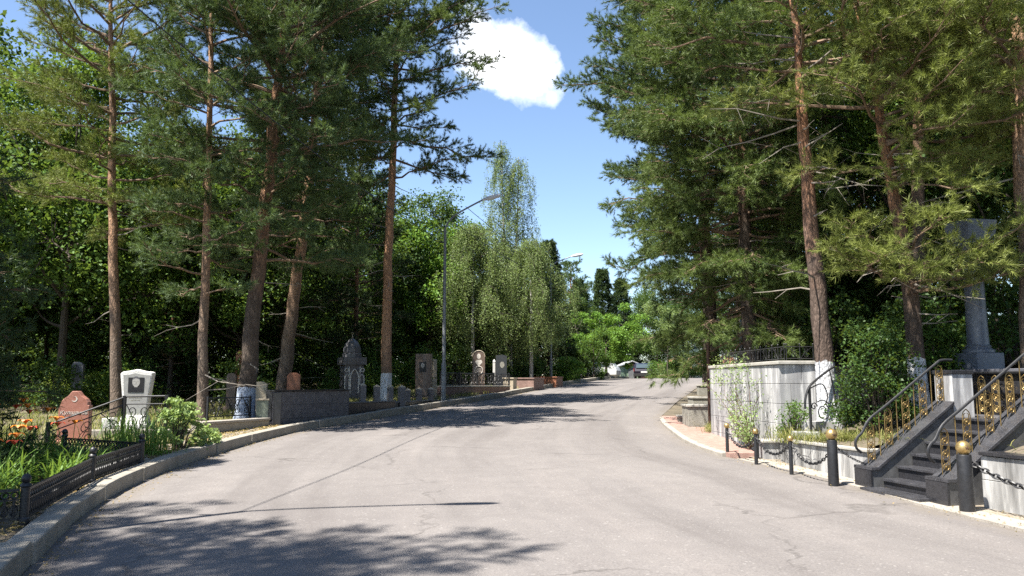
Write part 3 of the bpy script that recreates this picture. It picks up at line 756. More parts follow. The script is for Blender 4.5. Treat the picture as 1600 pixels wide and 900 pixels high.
def gilt_panel(mb, u, y, z0, h, w=.058):
    """a pointed upright frame with three rosettes and leaf scrolls, standing in the plane of the railing"""
    for s in (-1, 1): mb.tube([(u + s * w, y, z0), (u + s * w, y, z0 + h * .86), (u + s * w * .72, y, z0 + h * .94), (u, y, z0 + h)], .0065, 5)
    for q, f in enumerate((.16, .44, .72)):
        c = (u, y, z0 + h * f); mb.ring(c, w * .72, .006, (0, 1, 0), 14); mb.ring(c, w * .34, .006, (0, 1, 0), 10)
        for a in range(4):
            an = a * math.pi / 2 + .78; mb.tube([c, (u + math.cos(an) * w * .7, y, c[2] + math.sin(an) * w * .7)], .0055, 4)
        mb.ball(c, .014, 8)
    for f in (.30, .58, .85):
        for s in (-1, 1):
            mb.tube([(u, y, z0 + h * f - .045), (u + s * w * .6, y, z0 + h * f - .02), (u + s * w * .62, y, z0 + h * f + .02), (u + s * w * .2, y, z0 + h * f + .035)], .0055, 4)
    return mb
def stair_rail(label, y, u1, n, off, end_flat):
    T = thing("stair_railing", label, "railing", SO + Vector((0, 0, .3)) + (sw(0, -y) - SO), "gilded railings of the steps")
    z1 = slope(u1) + .05
    pts = [(-.03, .50), (-.10, .56), (-.115, .64), (-.07, .72), (.0, .78)] + [(u, slope(u) + off) for u in (.12, .4, .8, u1 - .1)]
    pts += [(u1 + .02, slope(u1) + off + .0), (u1 + .2, slope(u1) + off + .005)] if end_flat else [(u1 + .35, slope(u1 + .35) + off)]
    S().tube([(a, y, b) for a, b in catmull_2(pts)], .019, 8).build("handrail", "cast_iron", T, smooth=True)
    for i in range(n):
        u = .13 + (u1 - .16) * i / (n - 1); z0 = slope(u) + .045
        gilt_panel(S(), u, y, z0, slope(u) + off - .05 - z0, .056).build("gilded_panel", "old_gold_paint", T, smooth=True)
        if i < n - 1:
            du = (u1 - .16) / (n - 1)
            um = u + du * .5; S().tube([(um, y, slope(um) + .04), (um, y, slope(um) + off)], .0075, 5).build("rod", "old_gold_paint", T)
    return T
def catmull_2(p): return [(q.x, q.y) for q in catmull([(a, b, 0) for a, b in p], 4)]
stair_rail("gilded iron railing with black handrail on the far cheek of the steps", -.19, 1.33, 5, .66, True)
stair_rail("gilded iron railing with black handrail on the near cheek of the steps", -1.64, 2.15, 7, .66, False)
T = thing("landing_railing", "row of gilded upright panels standing before the dark monument base", "railing", sw(2.72, 0, .99))
for i in range(9):
    v = -.85 + i * .27
    mbp = MB(sw(2.45, v, 0), SRZ + math.pi / 2); gilt_panel(mbp, 0, 0, .99, .60, .07).build("gilded_panel", "gold_paint", T, smooth=True)
S().tube([(2.45, .95, 1.63), (2.45, -2.0, 1.63)], .02, 6).build("top_rail", "cast_iron", T)
# monument with granite columns
T = thing("column_monument", "tall grey granite columns on a dark plinth behind the steps", "monument", sw(3.3, -1.2, .9))
S().box(2.62, 6.2, -3.2, 1.55, .2, 1.62).build("plinth", "black_granite", T, bev=.008)
S().box(2.56, 6.26, -3.26, 1.61, 1.623, 1.69).build("plinth_coping", "grey_granite", T, bev=.008)
for (u, v) in ((3.32, -1.30), (5.0, -1.35), (3.35, 1.25)):
    c = sw(u, v, 0); mc = MB(c, SRZ)
    mc.box(-.26, .26, -.26, .26, 1.693, 1.98).lathe((0, 0, 0), [(.245, 1.982), (.245, 2.03), (.19, 2.07), (.205, 2.09), (.17, 2.12), (.165, 2.3), (.155, 3.0), (.15, 3.62), (.145, 3.64), (.17, 3.67), (.17, 3.71), (.15, 3.73), (.2, 3.82)], 26)
    mc.box(-.22, .22, -.22, .22, 3.822, 3.88)
    mc.build("column", "bluegrey_granite", T, smooth=True, bev=.006)
S().frustum(3.32, 1.30, 3.883, 4.24, .25, .25, .29, .29).build("capital_block", "bluegrey_granite", T, bev=.008)
S().frustum(3.35, -1.25, 3.883, 4.24, .25, .25, .29, .29).build("capital_block", "bluegrey_granite", T, bev=.008)
S().frustum(5.0, 1.35, 3.883, 4.24, .25, .25, .29, .29).build("capital_block", "bluegrey_granite", T, bev=.008)

# ------------------------------------------------------------------ bollards and chains
def bollard(label, x, y, r, h, rb, group, thick):
    z = zr(y) + .02; T = thing("bollard", label, "bollard", (x, y, z), group)
    MB((x, y, z)).lathe((0, 0, 0), [(r * 1.02, -.05), (r, h * .5), (r * .97, h - .012), (r * .9, h)], 20).build("post", "cast_iron", T, smooth=True)
    MB((x, y, z)).lathe((0, 0, 0), [(r * .55, h), (r * .62, h + .012), (r * .5, h + .02)], 16).build("collar", "gold_paint" if thick else "lamp_grey_paint", T, smooth=True)
    b = MB((x, y, z)); b.ball((0, 0, h + rb * .93), rb, 22); bo = b.build("gilded_ball", "gold_paint", T, smooth=True)
    if thick:
        s = MB((x, y, z)); cz = h + rb * .95
        for k in range(5):
            a0 = math.pi / 2 + k * 2 * math.pi / 5
            s.tube([(math.cos(a0) * rb * .34, -rb * .985, cz + math.sin(a0) * rb * .34), (0, -rb * 1.0, cz)], [.003, .009], 4)
        s.build("star", "rusty_iron", bo)
    return T
gB = "black bollards with gilded balls along the chain"
for lab, (px, py, Y), r, h, rb, th in (
    ("thick black bollard with a gilded ball at the foot of the planter wall", (1303, 760, 11.58), .073, .63, .082, True),
    ("thick black bollard with a gilded ball standing in front of the steps", (1512, 803, 9.5), .083, .65, .083, True),
    ("thin black post with a gilded ball, next to the thick bollard", (1237, 743, 12.68), .031, .50, .048, False),
    ("thin black post with a gilded ball between two other thin posts", (1182, 727, 13.9), .031, .50, .050, False),
    ("thin black post with a gilded ball at the brick footway's corner", (1137, 714, 15.08), .031, .50, .050, False)):
    p = at(px, py, Y); bollard(lab, p.x, p.y, r, h, rb, gB, th)
def chain(label, A, B, sag, wire=.008, ll=.075, name="chain"):
    A = Vector(A); B = Vector(B); d = B - A; n = max(6, int(d.length * 1.08 / (ll * .72))); mb = MB()
    for i in range(n):
        t = (i + .5) / n; p = A + d * t - Vector((0, 0, sag * 4 * t * (1 - t))); tg = (d - Vector((0, 0, sag * 4 * (1 - 2 * t)))).normalized()
        s = tg.cross(Vector((0, 0, 1))).normalized(); u = s.cross(tg)
        w_ = (s if i % 2 else u) * .7 + (u if i % 2 else -s) * .7
        mb.tube([p + tg * (ll * .5 * math.cos(a)) * (1 if abs(math.cos(a)) < .99 else 1) + w_ * (ll * .30 * math.sin(a)) for a in [k * 2 * math.pi / 10 for k in range(10)]], wire, 5, True)
    return tag(mb.build(name, "cast_iron", org=A, smooth=True), label, "chain", "chains between the bollards")
def bp(px, py, Y, h): p = at(px, py, Y); return Vector((p.x, p.y, zr(p.y) + .02 + h))
b1, b2, b3, b4, b5 = (1303, 760, 11.58), (1237, 743, 12.68), (1182, 727, 13.9), (1137, 714, 15.08), (1512, 803, 9.5)
def chn(lab, a, ha, b, hb, sag, wire=.008, ll=.075):
    A, B = bp(*a, ha), bp(*b, hb); return chain(lab, A, B, sag, wire, ll)
chn("black chain hanging between the thick bollard and the nearest thin post", b2, .48, b1, .50, .26)
chn("black chain hanging between two thin posts in front of the planter", b3, .48, b2, .48, .24)
chain("black chain sagging from the footway's post towards the marble wall", bp(*b4, .48), bp(*b3, .47), .25, .008, .075)
A = bp(*b1, .52); chain("thin black chain running down from the thick bollard to the steps", A + Vector((.07, 0, 0)), sw(.10, .1, .33), .03, .005, .05)
A = bp(*b5, .55); chain("heavy black chain drooping from the bollard before the steps along the low wall", A + Vector((.08, -.02, 0)), (6.15, 7.6, .55), .22, .011, .095)
T = thing("iron_post", "short black iron post in the hollow beside the marble wall", "post", (4.42, 14.6, .2))
MB((4.42, 14.6, .2)).box(-.03, .03, -.03, .03, -.05, .5).build("shaft", "cast_iron", T, bev=.004)
MB((4.42, 14.6, .2)).frustum(0, 0, .502, .55, .036, .036, .01, .01).build("tip", "cast_iron", T)

# small side flight with a scrolled railing
T = thing("stepping_blocks", "two white stone blocks forming small steps in the planter", "steps", (5.0, 13.75, .55))
MB((5.05, 13.85, .5)).box(-.2, .18, -.15, .2, 0, .24).build("lower_block", "white_marble", T, bev=.006)
MB((5.35, 14.2, .5)).box(-.24, .26, -.15, .2, 0, .40).build("upper_block", "white_marble", T, bev=.006)
T = thing("scroll_railing", "black wrought iron railing with a big spiral scroll and sloping handrail", "railing", (5.12, 13.6, .6))
fr = MB((5.15, 13.9, 0), R_(25))
fr.tube([(0, 0, .5), (0, 0, 1.50)], .024, 8); T_ = fr.build("post", "cast_iron", T, smooth=True)
fr = MB((5.15, 13.9, 0), R_(25))
fr.tube(catmull([(-.12, 0, 1.12), (-.1, 0, 1.30), (0, 0, 1.50), (.2, 0, 1.64), (.45, 0, 1.78), (.62, 0, 1.86)], 4), .02, 7).build("handrail", "cast_iron", T, smooth=True)
fr = MB((5.15, 13.9, 0), R_(25))
def spiral(cx, cz, r0, turns, a0=0, sgn=1): return [(cx + r0 * (1 - i / 40) * math.cos(a0 + sgn * i * turns * 6.283 / 36), 0, cz + r0 * (1 - i / 40) * math.sin(a0 + sgn * i * turns * 6.283 / 36)) for i in range(36)]
fr.tube(spiral(.30, 1.08, .20, 1.7, 2.2, -1), .011, 5).tube(spiral(.09, 1.16, .075, 1.3, 0, 1), .010, 5).tube(spiral(.47, 1.2, .09, 1.2, 3, 1), .010, 5)
fr.tube(catmull([(.03, 0, 1.48), (.30, 0, 1.55), (.42, 0, 1.35), (.36, 0, 1.2)], 4), .011, 5).tube(catmull([(.03, 0, .85), (.15, 0, .72), (.35, 0, .70), (.55, 0, .85), (.6, 0, 1.2), (.5, 0, 1.78)], 4), .011, 5)
fr.build("scrollwork", "cast_iron", T, smooth=True)

# terrace fence and gravestones in the shade above the marble wall
def scroll_bay(mb, x0, x1, z0, z1, y=0, n=4, t=.008):
    mb.tube([(x0, y, z1), (x1, y, z1)], t * 1.4, 5).tube([(x0, y, z0), (x1, y, z0)], t * 1.4, 5)
    w_ = (x1 - x0) / n; h = z1 - z0
    for i in range(n):
        c = x0 + (i + .5) * w_; s = 1 if i % 2 else -1
        mb.tube([(c + p[0] * s, y, p[2]) for p in spiral(0, z0 + h * .32, min(w_ * .46, h * .3), 1.4, 1.2, 1)], t, 4)
        mb.tube([(c - p[0] * s, y, p[2]) for p in spiral(0, z0 + h * .74, min(w_ * .38, h * .22), 1.3, 4.4, 1)], t, 4)
        mb.tube(catmull([(c - s * w_ * .45, y, z0), (c - s * w_ * .1, y, z0 + h * .5), (c + s * w_ * .45, y, z1)], 3), t, 4)
    return mb
T = thing("terrace_fence", "black wrought iron fence with small knobs on top of the marble wall", "fence", (4.95, 14.9, 1.97))
for A, B in (((4.82, 18.3), (5.05, 14.8)), ((5.08, 14.78), (5.6, 14.84))):
    L = math.hypot(B[0] - A[0], B[1] - A[1]); an = math.atan2(B[1] - A[1], B[0] - A[0]); n = max(2, int(L / .28)); f = MB((A[0], A[1], 1.97), an)
    scroll_bay(f, 0, L, .05, .27, 0, n, .006).build("bay", "cast_iron", T)
    for i in range(n + 1): MB((A[0], A[1], 1.97), an).tube([(L * i / n, 0, 0), (L * i / n, 0, .30)], .008, 5).ball((L * i / n, 0, .315), .018, 8).build("knobbed_post", "cast_iron", T)
for lab, mt, px, Y, wd, h in (("dark grey tombstone in deep shade above the marble wall, nearest the road", "grey_granite", 1171, 23.0, .52, 1.6),
                      ("dark red tombstone in deep shade above the marble wall's corner", "wall_brown_stone", 1224, 23.6, .9, 1.65), ("pale grey tombstone in shade just beside the limewashed pine", "grey_block", 1256, 23.2, .42, 1.7)):
    p = at(px, 550, Y); T = thing("tombstone", lab, "tombstone", (p.x, Y, 1.88), "tombstones on the shaded terrace")
    MB((p.x, Y, 1.88), .15).box(-wd * .7, wd * .7, -.22, .22, -.1, .22).build("base", mt, T, bev=.01)
    MB((p.x, Y, 1.88), .15).face_y([(-wd / 2, .22), (wd / 2, .22), (wd * .48, h - .1), (wd * .2, h), (-wd * .3, h - .02), (-wd * .48, h - .14)], -.09, .09).build("stele", mt, T, bev=.01)

# stone blocks and pole beyond the marble wall
for lab, (px, py, Y), (sx, sy, sz) in (("grey stone tub beside the end of the marble wall", (1090, 668, 20.6), (.62, .9, .62)), ("low grey stone block on the brick footway's end", (1072, 660, 21.8), (.42, .4, .25)),
        ("grey stone block with a small lid further up the roadside", (1096, 630, 27.5), (.75, 1.0, .42)), ("dark small stone block at the roadside before the crest", (1106, 608, 36), (.9, .5, .45))):
    p = at(px, py, Y); z = zr(Y); T = thing("stone_block", lab, "stone block", (p.x, Y, z))
    MB((p.x, Y, z), -.05).box(-sx / 2, sx / 2, -sy / 2, sy / 2, -.1, sz - .06).build("body", "grey_block", T, bev=.012)
    MB((p.x, Y, z), -.05).box(-sx / 2 - .03, sx / 2 + .03, -sy / 2 - .03, sy / 2 + .03, sz - .058, sz).build("lid", "marble_cap", T, bev=.01)
p = at(1109, 650, 20.0); T = thing("iron_pole", "thin rusty iron pole standing at the far end of the marble wall", "pole", (p.x, 20, zr(20)))
MB((p.x, 20, zr(20))).tube([(0, 0, -.1), (.01, 0, 2.3)], .045, 10).build("shaft", "rusty_iron", T, smooth=True)
MB((p.x, 20, zr(20))).lathe((0.01, 0, 2.3), [(.05, 0), (.055, .02), (.02, .05)], 10).build("cap", "rusty_iron", T, smooth=True)

# ================================================================== GRAVES AND FENCES ON THE LEFT
def lp(px, Y, dz=.14):
    p = at(px, 600, Y); return Vector((p.x, Y, zr(Y) + dz))
def lattice(mb, L, z0, z1, y=0, x0=0):
    """cast fence bay: bars under a row of rings between two rails"""
    mb.box(x0, x0 + L, -.014 + y, .014 + y, z1 - .025, z1).box(x0, x0 + L, -.012 + y, .012 + y, z0, z0 + .02).box(x0, x0 + L, -.01 + y, .01 + y, z1 - .115, z1 - .10)
    n = max(3, int(L / .075)); d = L / n
    for i in range(n):
        c = x0 + (i + .5) * d
        mb.tube([(c, y, z0 + .01), (c, y, z1 - .105)], .013, 5); mb.ring((c, y, z1 - .062), .031, .010, (0, 1, 0), 10, 1, 4)
        mb.ring((c, y, (z0 + z1) / 2 - .06), .028, .010, (0, 1, 0), 10, 1.9, 4)
    return mb
# low cast-iron fence round the lily bed
FP = [(-5.5, 7.62), (Lx(8.05) - .33, 8.05), (Lx(10.76) - .32, 10.76), (Lx(12.8) - .31, 12.8)]
T = thing("lily_bed_fence", "low black cast iron fence with ball topped posts along the kerb by the lilies", "fence", (*FP[1], zr(8.9) + .15))
pts = FP + [(FP[-1][0] - 1.7, FP[-1][1] + .85)]
pz = [zr(y) + .14 for x, y in pts]
for (x, y), z in zip(pts, pz):
    f = MB((x, y, z)); f.lathe((0, 0, 0), [(.055, -.1), (.055, .06), (.042, .075), (.042, .36), (.055, .375), (.05, .39), (.025, .41)], 12)
    po = f.build("post", "cast_iron", T, smooth=True)
    f = MB((x, y, z)); f.ball((0, 0, .445), .046, 12, 1.1); f.build("ball_finial", "cast_iron", po, smooth=True)
for (A, za), (B, zb) in zip(zip(pts, pz), zip(pts[1:], pz[1:])):
    L = math.hypot(B[0] - A[0], B[1] - A[1]); an = math.atan2(B[1] - A[1], B[0] - A[0])
    f = MB((A[0], A[1], 0), an); lattice(f, L - .1, .05, .35, 0, .05)
    f.v = [(x, y, z + za + (zb - za) * min(1, max(0, math.hypot(x - A[0], y - A[1]) / L))) for x, y, z in f.v]
    f.build("panel", "cast_iron", T)
# scrolled railing behind it
RP = [lp(80, 14.4), lp(196, 15.2), lp(262, 15.0)]
T = thing("scrolled_railing", "rising black wrought iron railing with scrolls in front of the white portrait gravestone", "railing", RP[1])
for i, p in enumerate(RP):
    f = MB(p); hh = (.55, .98, 1.0)[i]; f.box(-.03, .03, -.03, .03, -.1, hh).build("post", "cast_iron", T, bev=.004)
for A, B, h0_, h1_ in ((RP[0], RP[1], .5, .95), (RP[1], RP[2], .96, .98)):
    d = B - A; L = math.hypot(d.x, d.y); f = MB((A.x, A.y, 0), math.atan2(d.y, d.x)); scroll_bay(f, .03, L - .03, .34, .86, 0, max(3, int(L / .34)), .009)
    f.tube([(.03, 0, 1.0), (L - .03, 0, 1.0)], .018, 6)
    out = []
    for x, y, z in f.v:
        t = min(1, max(0, math.hypot(x - A.x, y - A.y) / L)); hh = h0_ + (h1_ - h0_) * t
        out.append((x, y, A.z + d.z * t + (z - 1) + hh))
    f.v = out; f.build("scroll_panel", "cast_iron", T)
def bust(mb, cx, y, z, s):
    """an engraved head and shoulders, raised a hair from the plaque"""
    el = lambda a, b, ox, oz, n=18: [(cx + ox * s + a * s * math.cos(k * 6.283 / n), z + oz * s + b * s * math.sin(k * 6.283 / n)) for k in range(n)]
    return mb.face_y(el(.27, .36, 0, .28), y - .0035, y).face_y([(cx - .12 * s, z - .1 * s), (cx + .12 * s, z - .1 * s), (cx + .10 * s, z + .04 * s), (cx - .10 * s, z + .04 * s)], y - .003, y)
def text_mesh(name, body, size, mat, o, rz, parent, dep=.003):
    c = bpy.data.curves.new("lettering", 'FONT'); c.body = body; c.size = size; c.align_x = 'CENTER'; c.extrude = dep; c.shear = .15
    ob = bpy.data.objects.new("lettering", c); COL.objects.link(ob)
    me = bpy.data.meshes.new_from_object(ob.evaluated_get(bpy.context.evaluated_depsgraph_get())); bpy.data.objects.remove(ob)
    me.name = name; me.materials.clear(); me.materials.append(MATS[mat])
    n = bpy.data.objects.new(name, me); COL.objects.link(n); n.parent = parent; n.location = Vector(o) - ORG[parent.name]; n.rotation_euler = (math.pi / 2, 0, rz); ORG[n.name] = ORG[parent.name]
    return n
# red granite stone with a crescent
p = lp(121, 16.2); T = thing("tombstone", "red granite tombstone with an ogee top, a carved crescent and white lettering", "tombstone", p); rz = .16
half = [(.30, 0), (.30, .02), (.285, .74), (.255, .74), (.25, .80), (.21, .86), (.12, .93), (.06, 1.01), (.045, 1.02)]
MB(p, rz).face_y(half + [(-a, b) for a, b in half[::-1]], -.1, .1).build("stele", "red_granite", T, bev=.012)
MB(p, rz).box(-.42, .42, -.2, .2, -.12, .05).build("base", "red_granite", T, bev=.012)
cr = [(.055 * math.cos(a), .86 + .055 * math.sin(a)) for a in np.linspace(-2.5, 1.75, 16)] + [(-.012 + .046 * math.cos(a), .868 + .044 * math.sin(a)) for a in np.linspace(1.9, -2.6, 16)]
MB(p, rz).face_y(cr, -.104, -.1005).build("crescent", "engraving", T)
c_, s_ = math.cos(rz), math.sin(rz)
for body, zz, sz in (("Қулшанов", .56, .105),):
    text_mesh("inscription", body, sz, "engraving", p + Vector((s_ * .102, -c_ * .102, zz)), rz, T)
# white rough stone with a portrait
p = lp(214, 18.6); T = thing("tombstone", "white rough-topped tombstone widening upwards with a square black portrait plaque", "tombstone", p); rz = .10
prof = [(-.24, .36), (.24, .36), (.36, 1.33), (.30, 1.36), (.22, 1.355), (.10, 1.385), (0, 1.41), (-.10, 1.385), (-.2, 1.37), (-.30, 1.355), (-.36, 1.31)]
MB(p, rz).face_y(prof, -.07, .16).build("stele", "white_stone", T, bev=.02)
MB(p, rz).face_y([(-.215, .40), (.235, .40), (.325, 1.27), (.12, 1.29), (-.02, 1.32), (-.16, 1.285), (-.285, 1.28)], -.078, -.0705).build("polished_face", "polished_grey", T)
pq = MB(p, rz).box(-.165, .185, -.086, -.0785, .88, 1.22).build("portrait_plaque", "portrait_dark", T)
f = MB(p, rz); bust(f, .01, -.0865, 1.03, .32); f.build("portrait_face", "portrait_grey", pq)
f = MB(p, rz); hd_ = [(.01 + .092 * math.cos(a), 1.12 + .125 * math.sin(a)) for a in np.linspace(.35, 2.8, 12)] + [(-.05, 1.19), (.0, 1.205), (.06, 1.185)]
f.face_y(hd_, -.0905, -.0901); f.build("portrait_hair", "grey_granite", pq)
f = MB(p, rz)
for x in (-.03, .045): f.box(x - .018, x + .018, -.0908, -.0901, 1.128, 1.138)
f.box(-.02, .035, -.0908, -.0901, 1.055, 1.062).face_y([(.005, 1.12), (.018, 1.12), (.024, 1.085), (.0, 1.085)], -.0908, -.0901)
f.build("portrait_features", "grey_block", pq)
f = MB(p, rz); f.face_y([(-.13, .884), (.15, .884), (.14, .965), (.06, 1.0), (.01, .93), (-.04, 1.0), (-.12, .965)], -.0885, -.0866); f.build("portrait_suit", "black_granite", pq)
f = MB(p, rz)
for k, (a, b) in enumerate(((-.17, .19), (-.14, .16), (-.09, .12))):
    for q in range(9):
        x = a + (b - a) * q / 9; f.box(x, x + (b - a) / 12, -.0805, -.0785, .80 - k * .055, .825 - k * .055)
f.build("carved_lines", "grey_block", T)
MB(p, rz).box(-.34, .34, -.26, .3, -.1, .16).frustum(0, .02, .163, .357, .30, .2, .26, .15).build("base", "white_stone", T, bev=.015)
MB(p, rz).box(-.62, -.42, -.3, .1, -.1, .30).build("side_block", "white_stone", T, bev=.015)
# stone border under the trees, with scroll fence
A, B = lp(318, 17.4), lp(423, 19.6); T = thing("plot_border", "long low stone border of a grave plot beside the kerb, sunlit along the top", "border", A)
f = strip((A.x, A.y), (B.x, B.y), 0, .28, zr(18) - .1, zr(18) + .36); f.build("wall", "concrete", T, bev=.012)
strip((A.x, A.y), (A.x - 2.4, A.y - .3), -.3, -.02, zr(17) - .1, zr(17) + .30).build("return_wall", "concrete", T, bev=.012)
strip((A.x, A.y), (B.x, B.y), -.03, .31, zr(18) + .362, zr(18) + .42).build("coping", "pale_concrete", T, bev=.01)
A2, B2 = lp(326, 18.9), lp(392, 20.4); T = thing("scroll_fence", "low black fence of wrought iron scrolls between the thin pine and the blue-washed pine", "fence", A2)
d = B2 - A2; f = MB((A2.x, A2.y, A2.z + .25), math.atan2(d.y, d.x)); L = math.hypot(d.x, d.y); scroll_bay(f, 0, L, .04, .48, 0, 5, .010); f.build("scroll_panel", "cast_iron", T)
f = MB((A2.x, A2.y, A2.z + .25), math.atan2(d.y, d.x))
for x in (0, L): MB((A2.x, A2.y, A2.z + .25), math.atan2(d.y, d.x)).box(x - .02, x + .02, -.02, .02, -.35, .52).build("post", "cast_iron", T)
# small greenish pillar, black granite enclosure
p = lp(414, 19.9); T = thing("granite_pillar", "short green granite pillar joined to the end of the black granite wall", "pillar", p)
MB(p).box(-.15, .15, -.15, .15, -.1, .62).build("shaft", "green_granite", T, bev=.006)
MB(p).box(-.17, .17, -.17, .17, .623, .66).build("cap", "tan_stone", T, bev=.006)
A, B = lp(427, 19.7, .02), lp(546, 22.6, .02); T = thing("granite_wall", "high black polished granite wall of a grave plot right at the kerb", "wall", A); zA = zr(20)
f = MB(); strip((A.x, A.y), (B.x, B.y), .02, .2, zA - .1, zA + .97, f); f.build("core", "black_granite", T)
f = MB(); tiled((A.x, A.y), (B.x, B.y), zA - .05, zA + .97, .9, .345, (.6, -.75), f, rk, gap=.005, dep=.02); f.build("facing_slabs", "grey_granite", T, bev=.003)
strip((A.x, A.y), (B.x, B.y), -.05, .24, zA + .973, zA + 1.01).build("coping", "black_granite", T, bev=.005)
strip((A.x, A.y), (A.x - .9, A.y + 2.6), -.2, -.02, zA - .1, zA + .95).build("side_wall", "black_granite", T, bev=.005)
A, B = lp(546, 22.9, .02), lp(618, 25.4, .02); zB = zr(24); T = thing("plot_wall", "lower black granite wall continuing from the high one, with small posts on it", "wall", A)
strip((A.x, A.y), (B.x, B.y), .0, .22, zB - .25, zB + .44).build("wall", "black_granite", T, bev=.006)
strip((A.x, A.y), (B.x, B.y), -.03, .25, zB + .443, zB + .48).build("coping", "grey_granite", T, bev=.005)
A3, B3 = lp(622, 25.8, .02), lp(684, 29.2, .02); T = thing("plot_wall", "low dark granite kerb wall with chained posts near the street lamp", "wall", A3)
strip((A3.x, A3.y), (B3.x, B3.y), .0, .22, zr(27) - .2, zr(27) + .27).build("wall", "black_granite", T, bev=.006)
strip((A3.x, A3.y), (B3.x, B3.y), -.03, .25, zr(27) + .273, zr(27) + .31).build("coping", "grey_granite", T, bev=.005)
posts = []
for lab, px, Y, zb, h, r in (("pyramid topped granite post on the low wall, nearest the high black wall", 567, 24.2, zr(24) + .48, .52, .085), ("pyramid topped granite post just left of the limewashed red pine", 589, 24.9, zr(24) + .48, .48, .085),
                         ("pyramid topped granite post just right of the limewashed red pine", 610, 25.3, zr(24) + .48, .46, .08), ("thick pale-tipped granite post reaching to the ground between the two low walls", 628, 26.0, zr(26) + .05, .80, .10),
                         ("pale-tipped granite post beside the thick one", 637, 26.6, zr(27) + .31, .40, .08), ("pale-tipped granite post in front of the brown portrait stone", 655, 27.6, zr(27) + .31, .42, .085), ("pale-tipped granite post at the end next to the street lamp", 673, 28.6, zr(27) + .31, .42, .085)):
    p = lp(px, Y); p.z = zb; posts.append((p, h)); T = thing("granite_post", lab, "post", p, "granite posts on the plot walls")
    MB(p, .5).box(-r, r, -r, r, -.05, h - .05).build("shaft", "grey_granite", T, bev=.006)
    MB(p, .5).frustum(0, 0, h - .048, h + .02, r * 1.12, r * 1.12, .012, .012).build("tip", "tan_stone", T)
chain("thin chain between two granite posts, right under the brown portrait stone", posts[5][0] + Vector((0, 0, .3)), posts[6][0] + Vector((0, 0, .3)), .18, .009, .09)
chain("thin chain between granite posts left of the brown portrait stone", posts[4][0] + Vector((0, 0, .3)), posts[5][0] + Vector((0, 0, .3)), .18, .009, .09)
# miniature domed mausoleum
p = lp(549, 30.5); rz = R_(28); T = thing("domed_mausoleum", "miniature dark granite mausoleum with a ribbed dome and white pointed arches", "mausoleum", p)
b = .56
f = MB(p, rz)
f.box(-b, b, -b, b, -.1, .25).box(-b * .80, b * .80, -b * .80, b * .80, .253, 1.62)
f.build("walls", "grey_granite", T, bev=.01)
MB(p, rz).box(-b * 1.0, b * 1.0, -b * 1.0, b * 1.0, 1.623, 1.98).build("cornice", "dome_granite", T, bev=.01)
MB(p, rz).lathe((0, 0, 0), [(b * .86, 1.983), (b * .86, 2.16), (b * .80, 2.18)], 8).build("drum", "dome_granite", T, bev=.006)
dm = [(b * .72, 2.183), (b * .75, 2.26), (b * .74, 2.40), (b * .66, 2.55), (b * .5, 2.70), (b * .3, 2.80), (b * .12, 2.87), (.03, 2.92)]
dome = MB(p, rz).lathe((0, 0, 0), dm, 8).build("dome", "dome_granite", T)
f = MB(p, rz)
for k in range(8):
    a = k * math.pi / 4; f.tube([(r * math.cos(a), r * math.sin(a), z) for r, z in dm], .012, 5)
f.build("ribs", "grey_granite", dome)
f = MB(p, rz); f.lathe((0, 0, 2.92), [(.02, 0), (.035, .05), (.015, .09), (.012, .14)], 10); f.ring((0, 0, 3.13), .05, .010, (0, 1, 0), 12); f.build("finial", "tan_stone", T, smooth=True)
for side in range(2):
    f = MB(p, rz - side * 0 + (0 if side == 0 else math.pi / 2)); yy = -b * .86
    f.tube([(-.2, yy, .3), (-.2, yy, 1.05), (-.16, yy, 1.22), (-.07, yy, 1.35), (0, yy, 1.43), (.07, yy, 1.35), (.16, yy, 1.22), (.2, yy, 1.05), (.2, yy, .3)], .028, 5)
    for s in (-1, 1):
        f.tube([(s * .26, yy, .3), (s * .26, yy, 1.55)], .022, 5); f.tube([(s * .46, yy, .5), (s * .46, yy, 1.05), (s * .40, yy, 1.16), (s * .32, yy, 1.16), (s * .28, yy, 1.08)], .02, 5)
        f.ring((s * .38, yy, 1.38), .085, .02, (0, 1, 0), 12)
    f.build("arch_tracery", "white_stone" if side == 0 else "grey_block", T, smooth=True)
for o in kids(T):
    for q in [o] + kids(o):
        if q.parent == T: q.scale = (.80, .80, .80)
# brown stone with portrait, arched stone with bust, dark stone and red plots
p = lp(661, 30.8); T = thing("tombstone", "tall brown granite tombstone with a small dark portrait beside the street lamp", "tombstone", p)
rz = -.05
arc = [(-.33, .02), (-.30, -.05), (-.15, -.10), (0, -.115), (.15, -.10), (.30, -.05), (.33, .02), (.33, .16), (-.33, .16)]
MB(p, rz).prism(arc, lambda a, c, t: (a * (.92 + .06 * t), c, .1 + 1.62 * t)).build("stele", "brown_granite", T, bev=.008)
MB(p, rz).box(-.42, .42, -.2, .25, -.1, .1).build("base", "brown_granite", T, bev=.01)
pq = MB(p, rz).box(-.13, .13, -.135, -.118, 1.02, 1.42).build("portrait_plaque", "portrait_dark", T, bev=.004)
f = MB(p, rz); bust(f, 0, -.1355, 1.2, .26); f.build("portrait_face", "portrait_grey", pq)
p = lp(679, 31.6); T = thing("stone_post", "cream stone post in two blocks half hidden by the street lamp", "post", p)
MB(p).box(-.09, .09, -.09, .09, -.1, .75).build("lower_block", "tan_stone", T, bev=.01); MB(p).box(-.08, .08, -.08, .08, .78, 1.5).build("upper_block", "tan_stone", T, bev=.01)
A, B = lp(690, 32.2, .05), lp(797, 37.2, .05); T = thing("plot_wall", "low reddish brown stone wall with pale coping below the iron scroll fence", "wall", A)
strip((A.x, A.y), (B.x, B.y), .0, .3, zr(33) - .3, zr(35) + .40).build("wall", "wall_brown_stone", T, bev=.01)
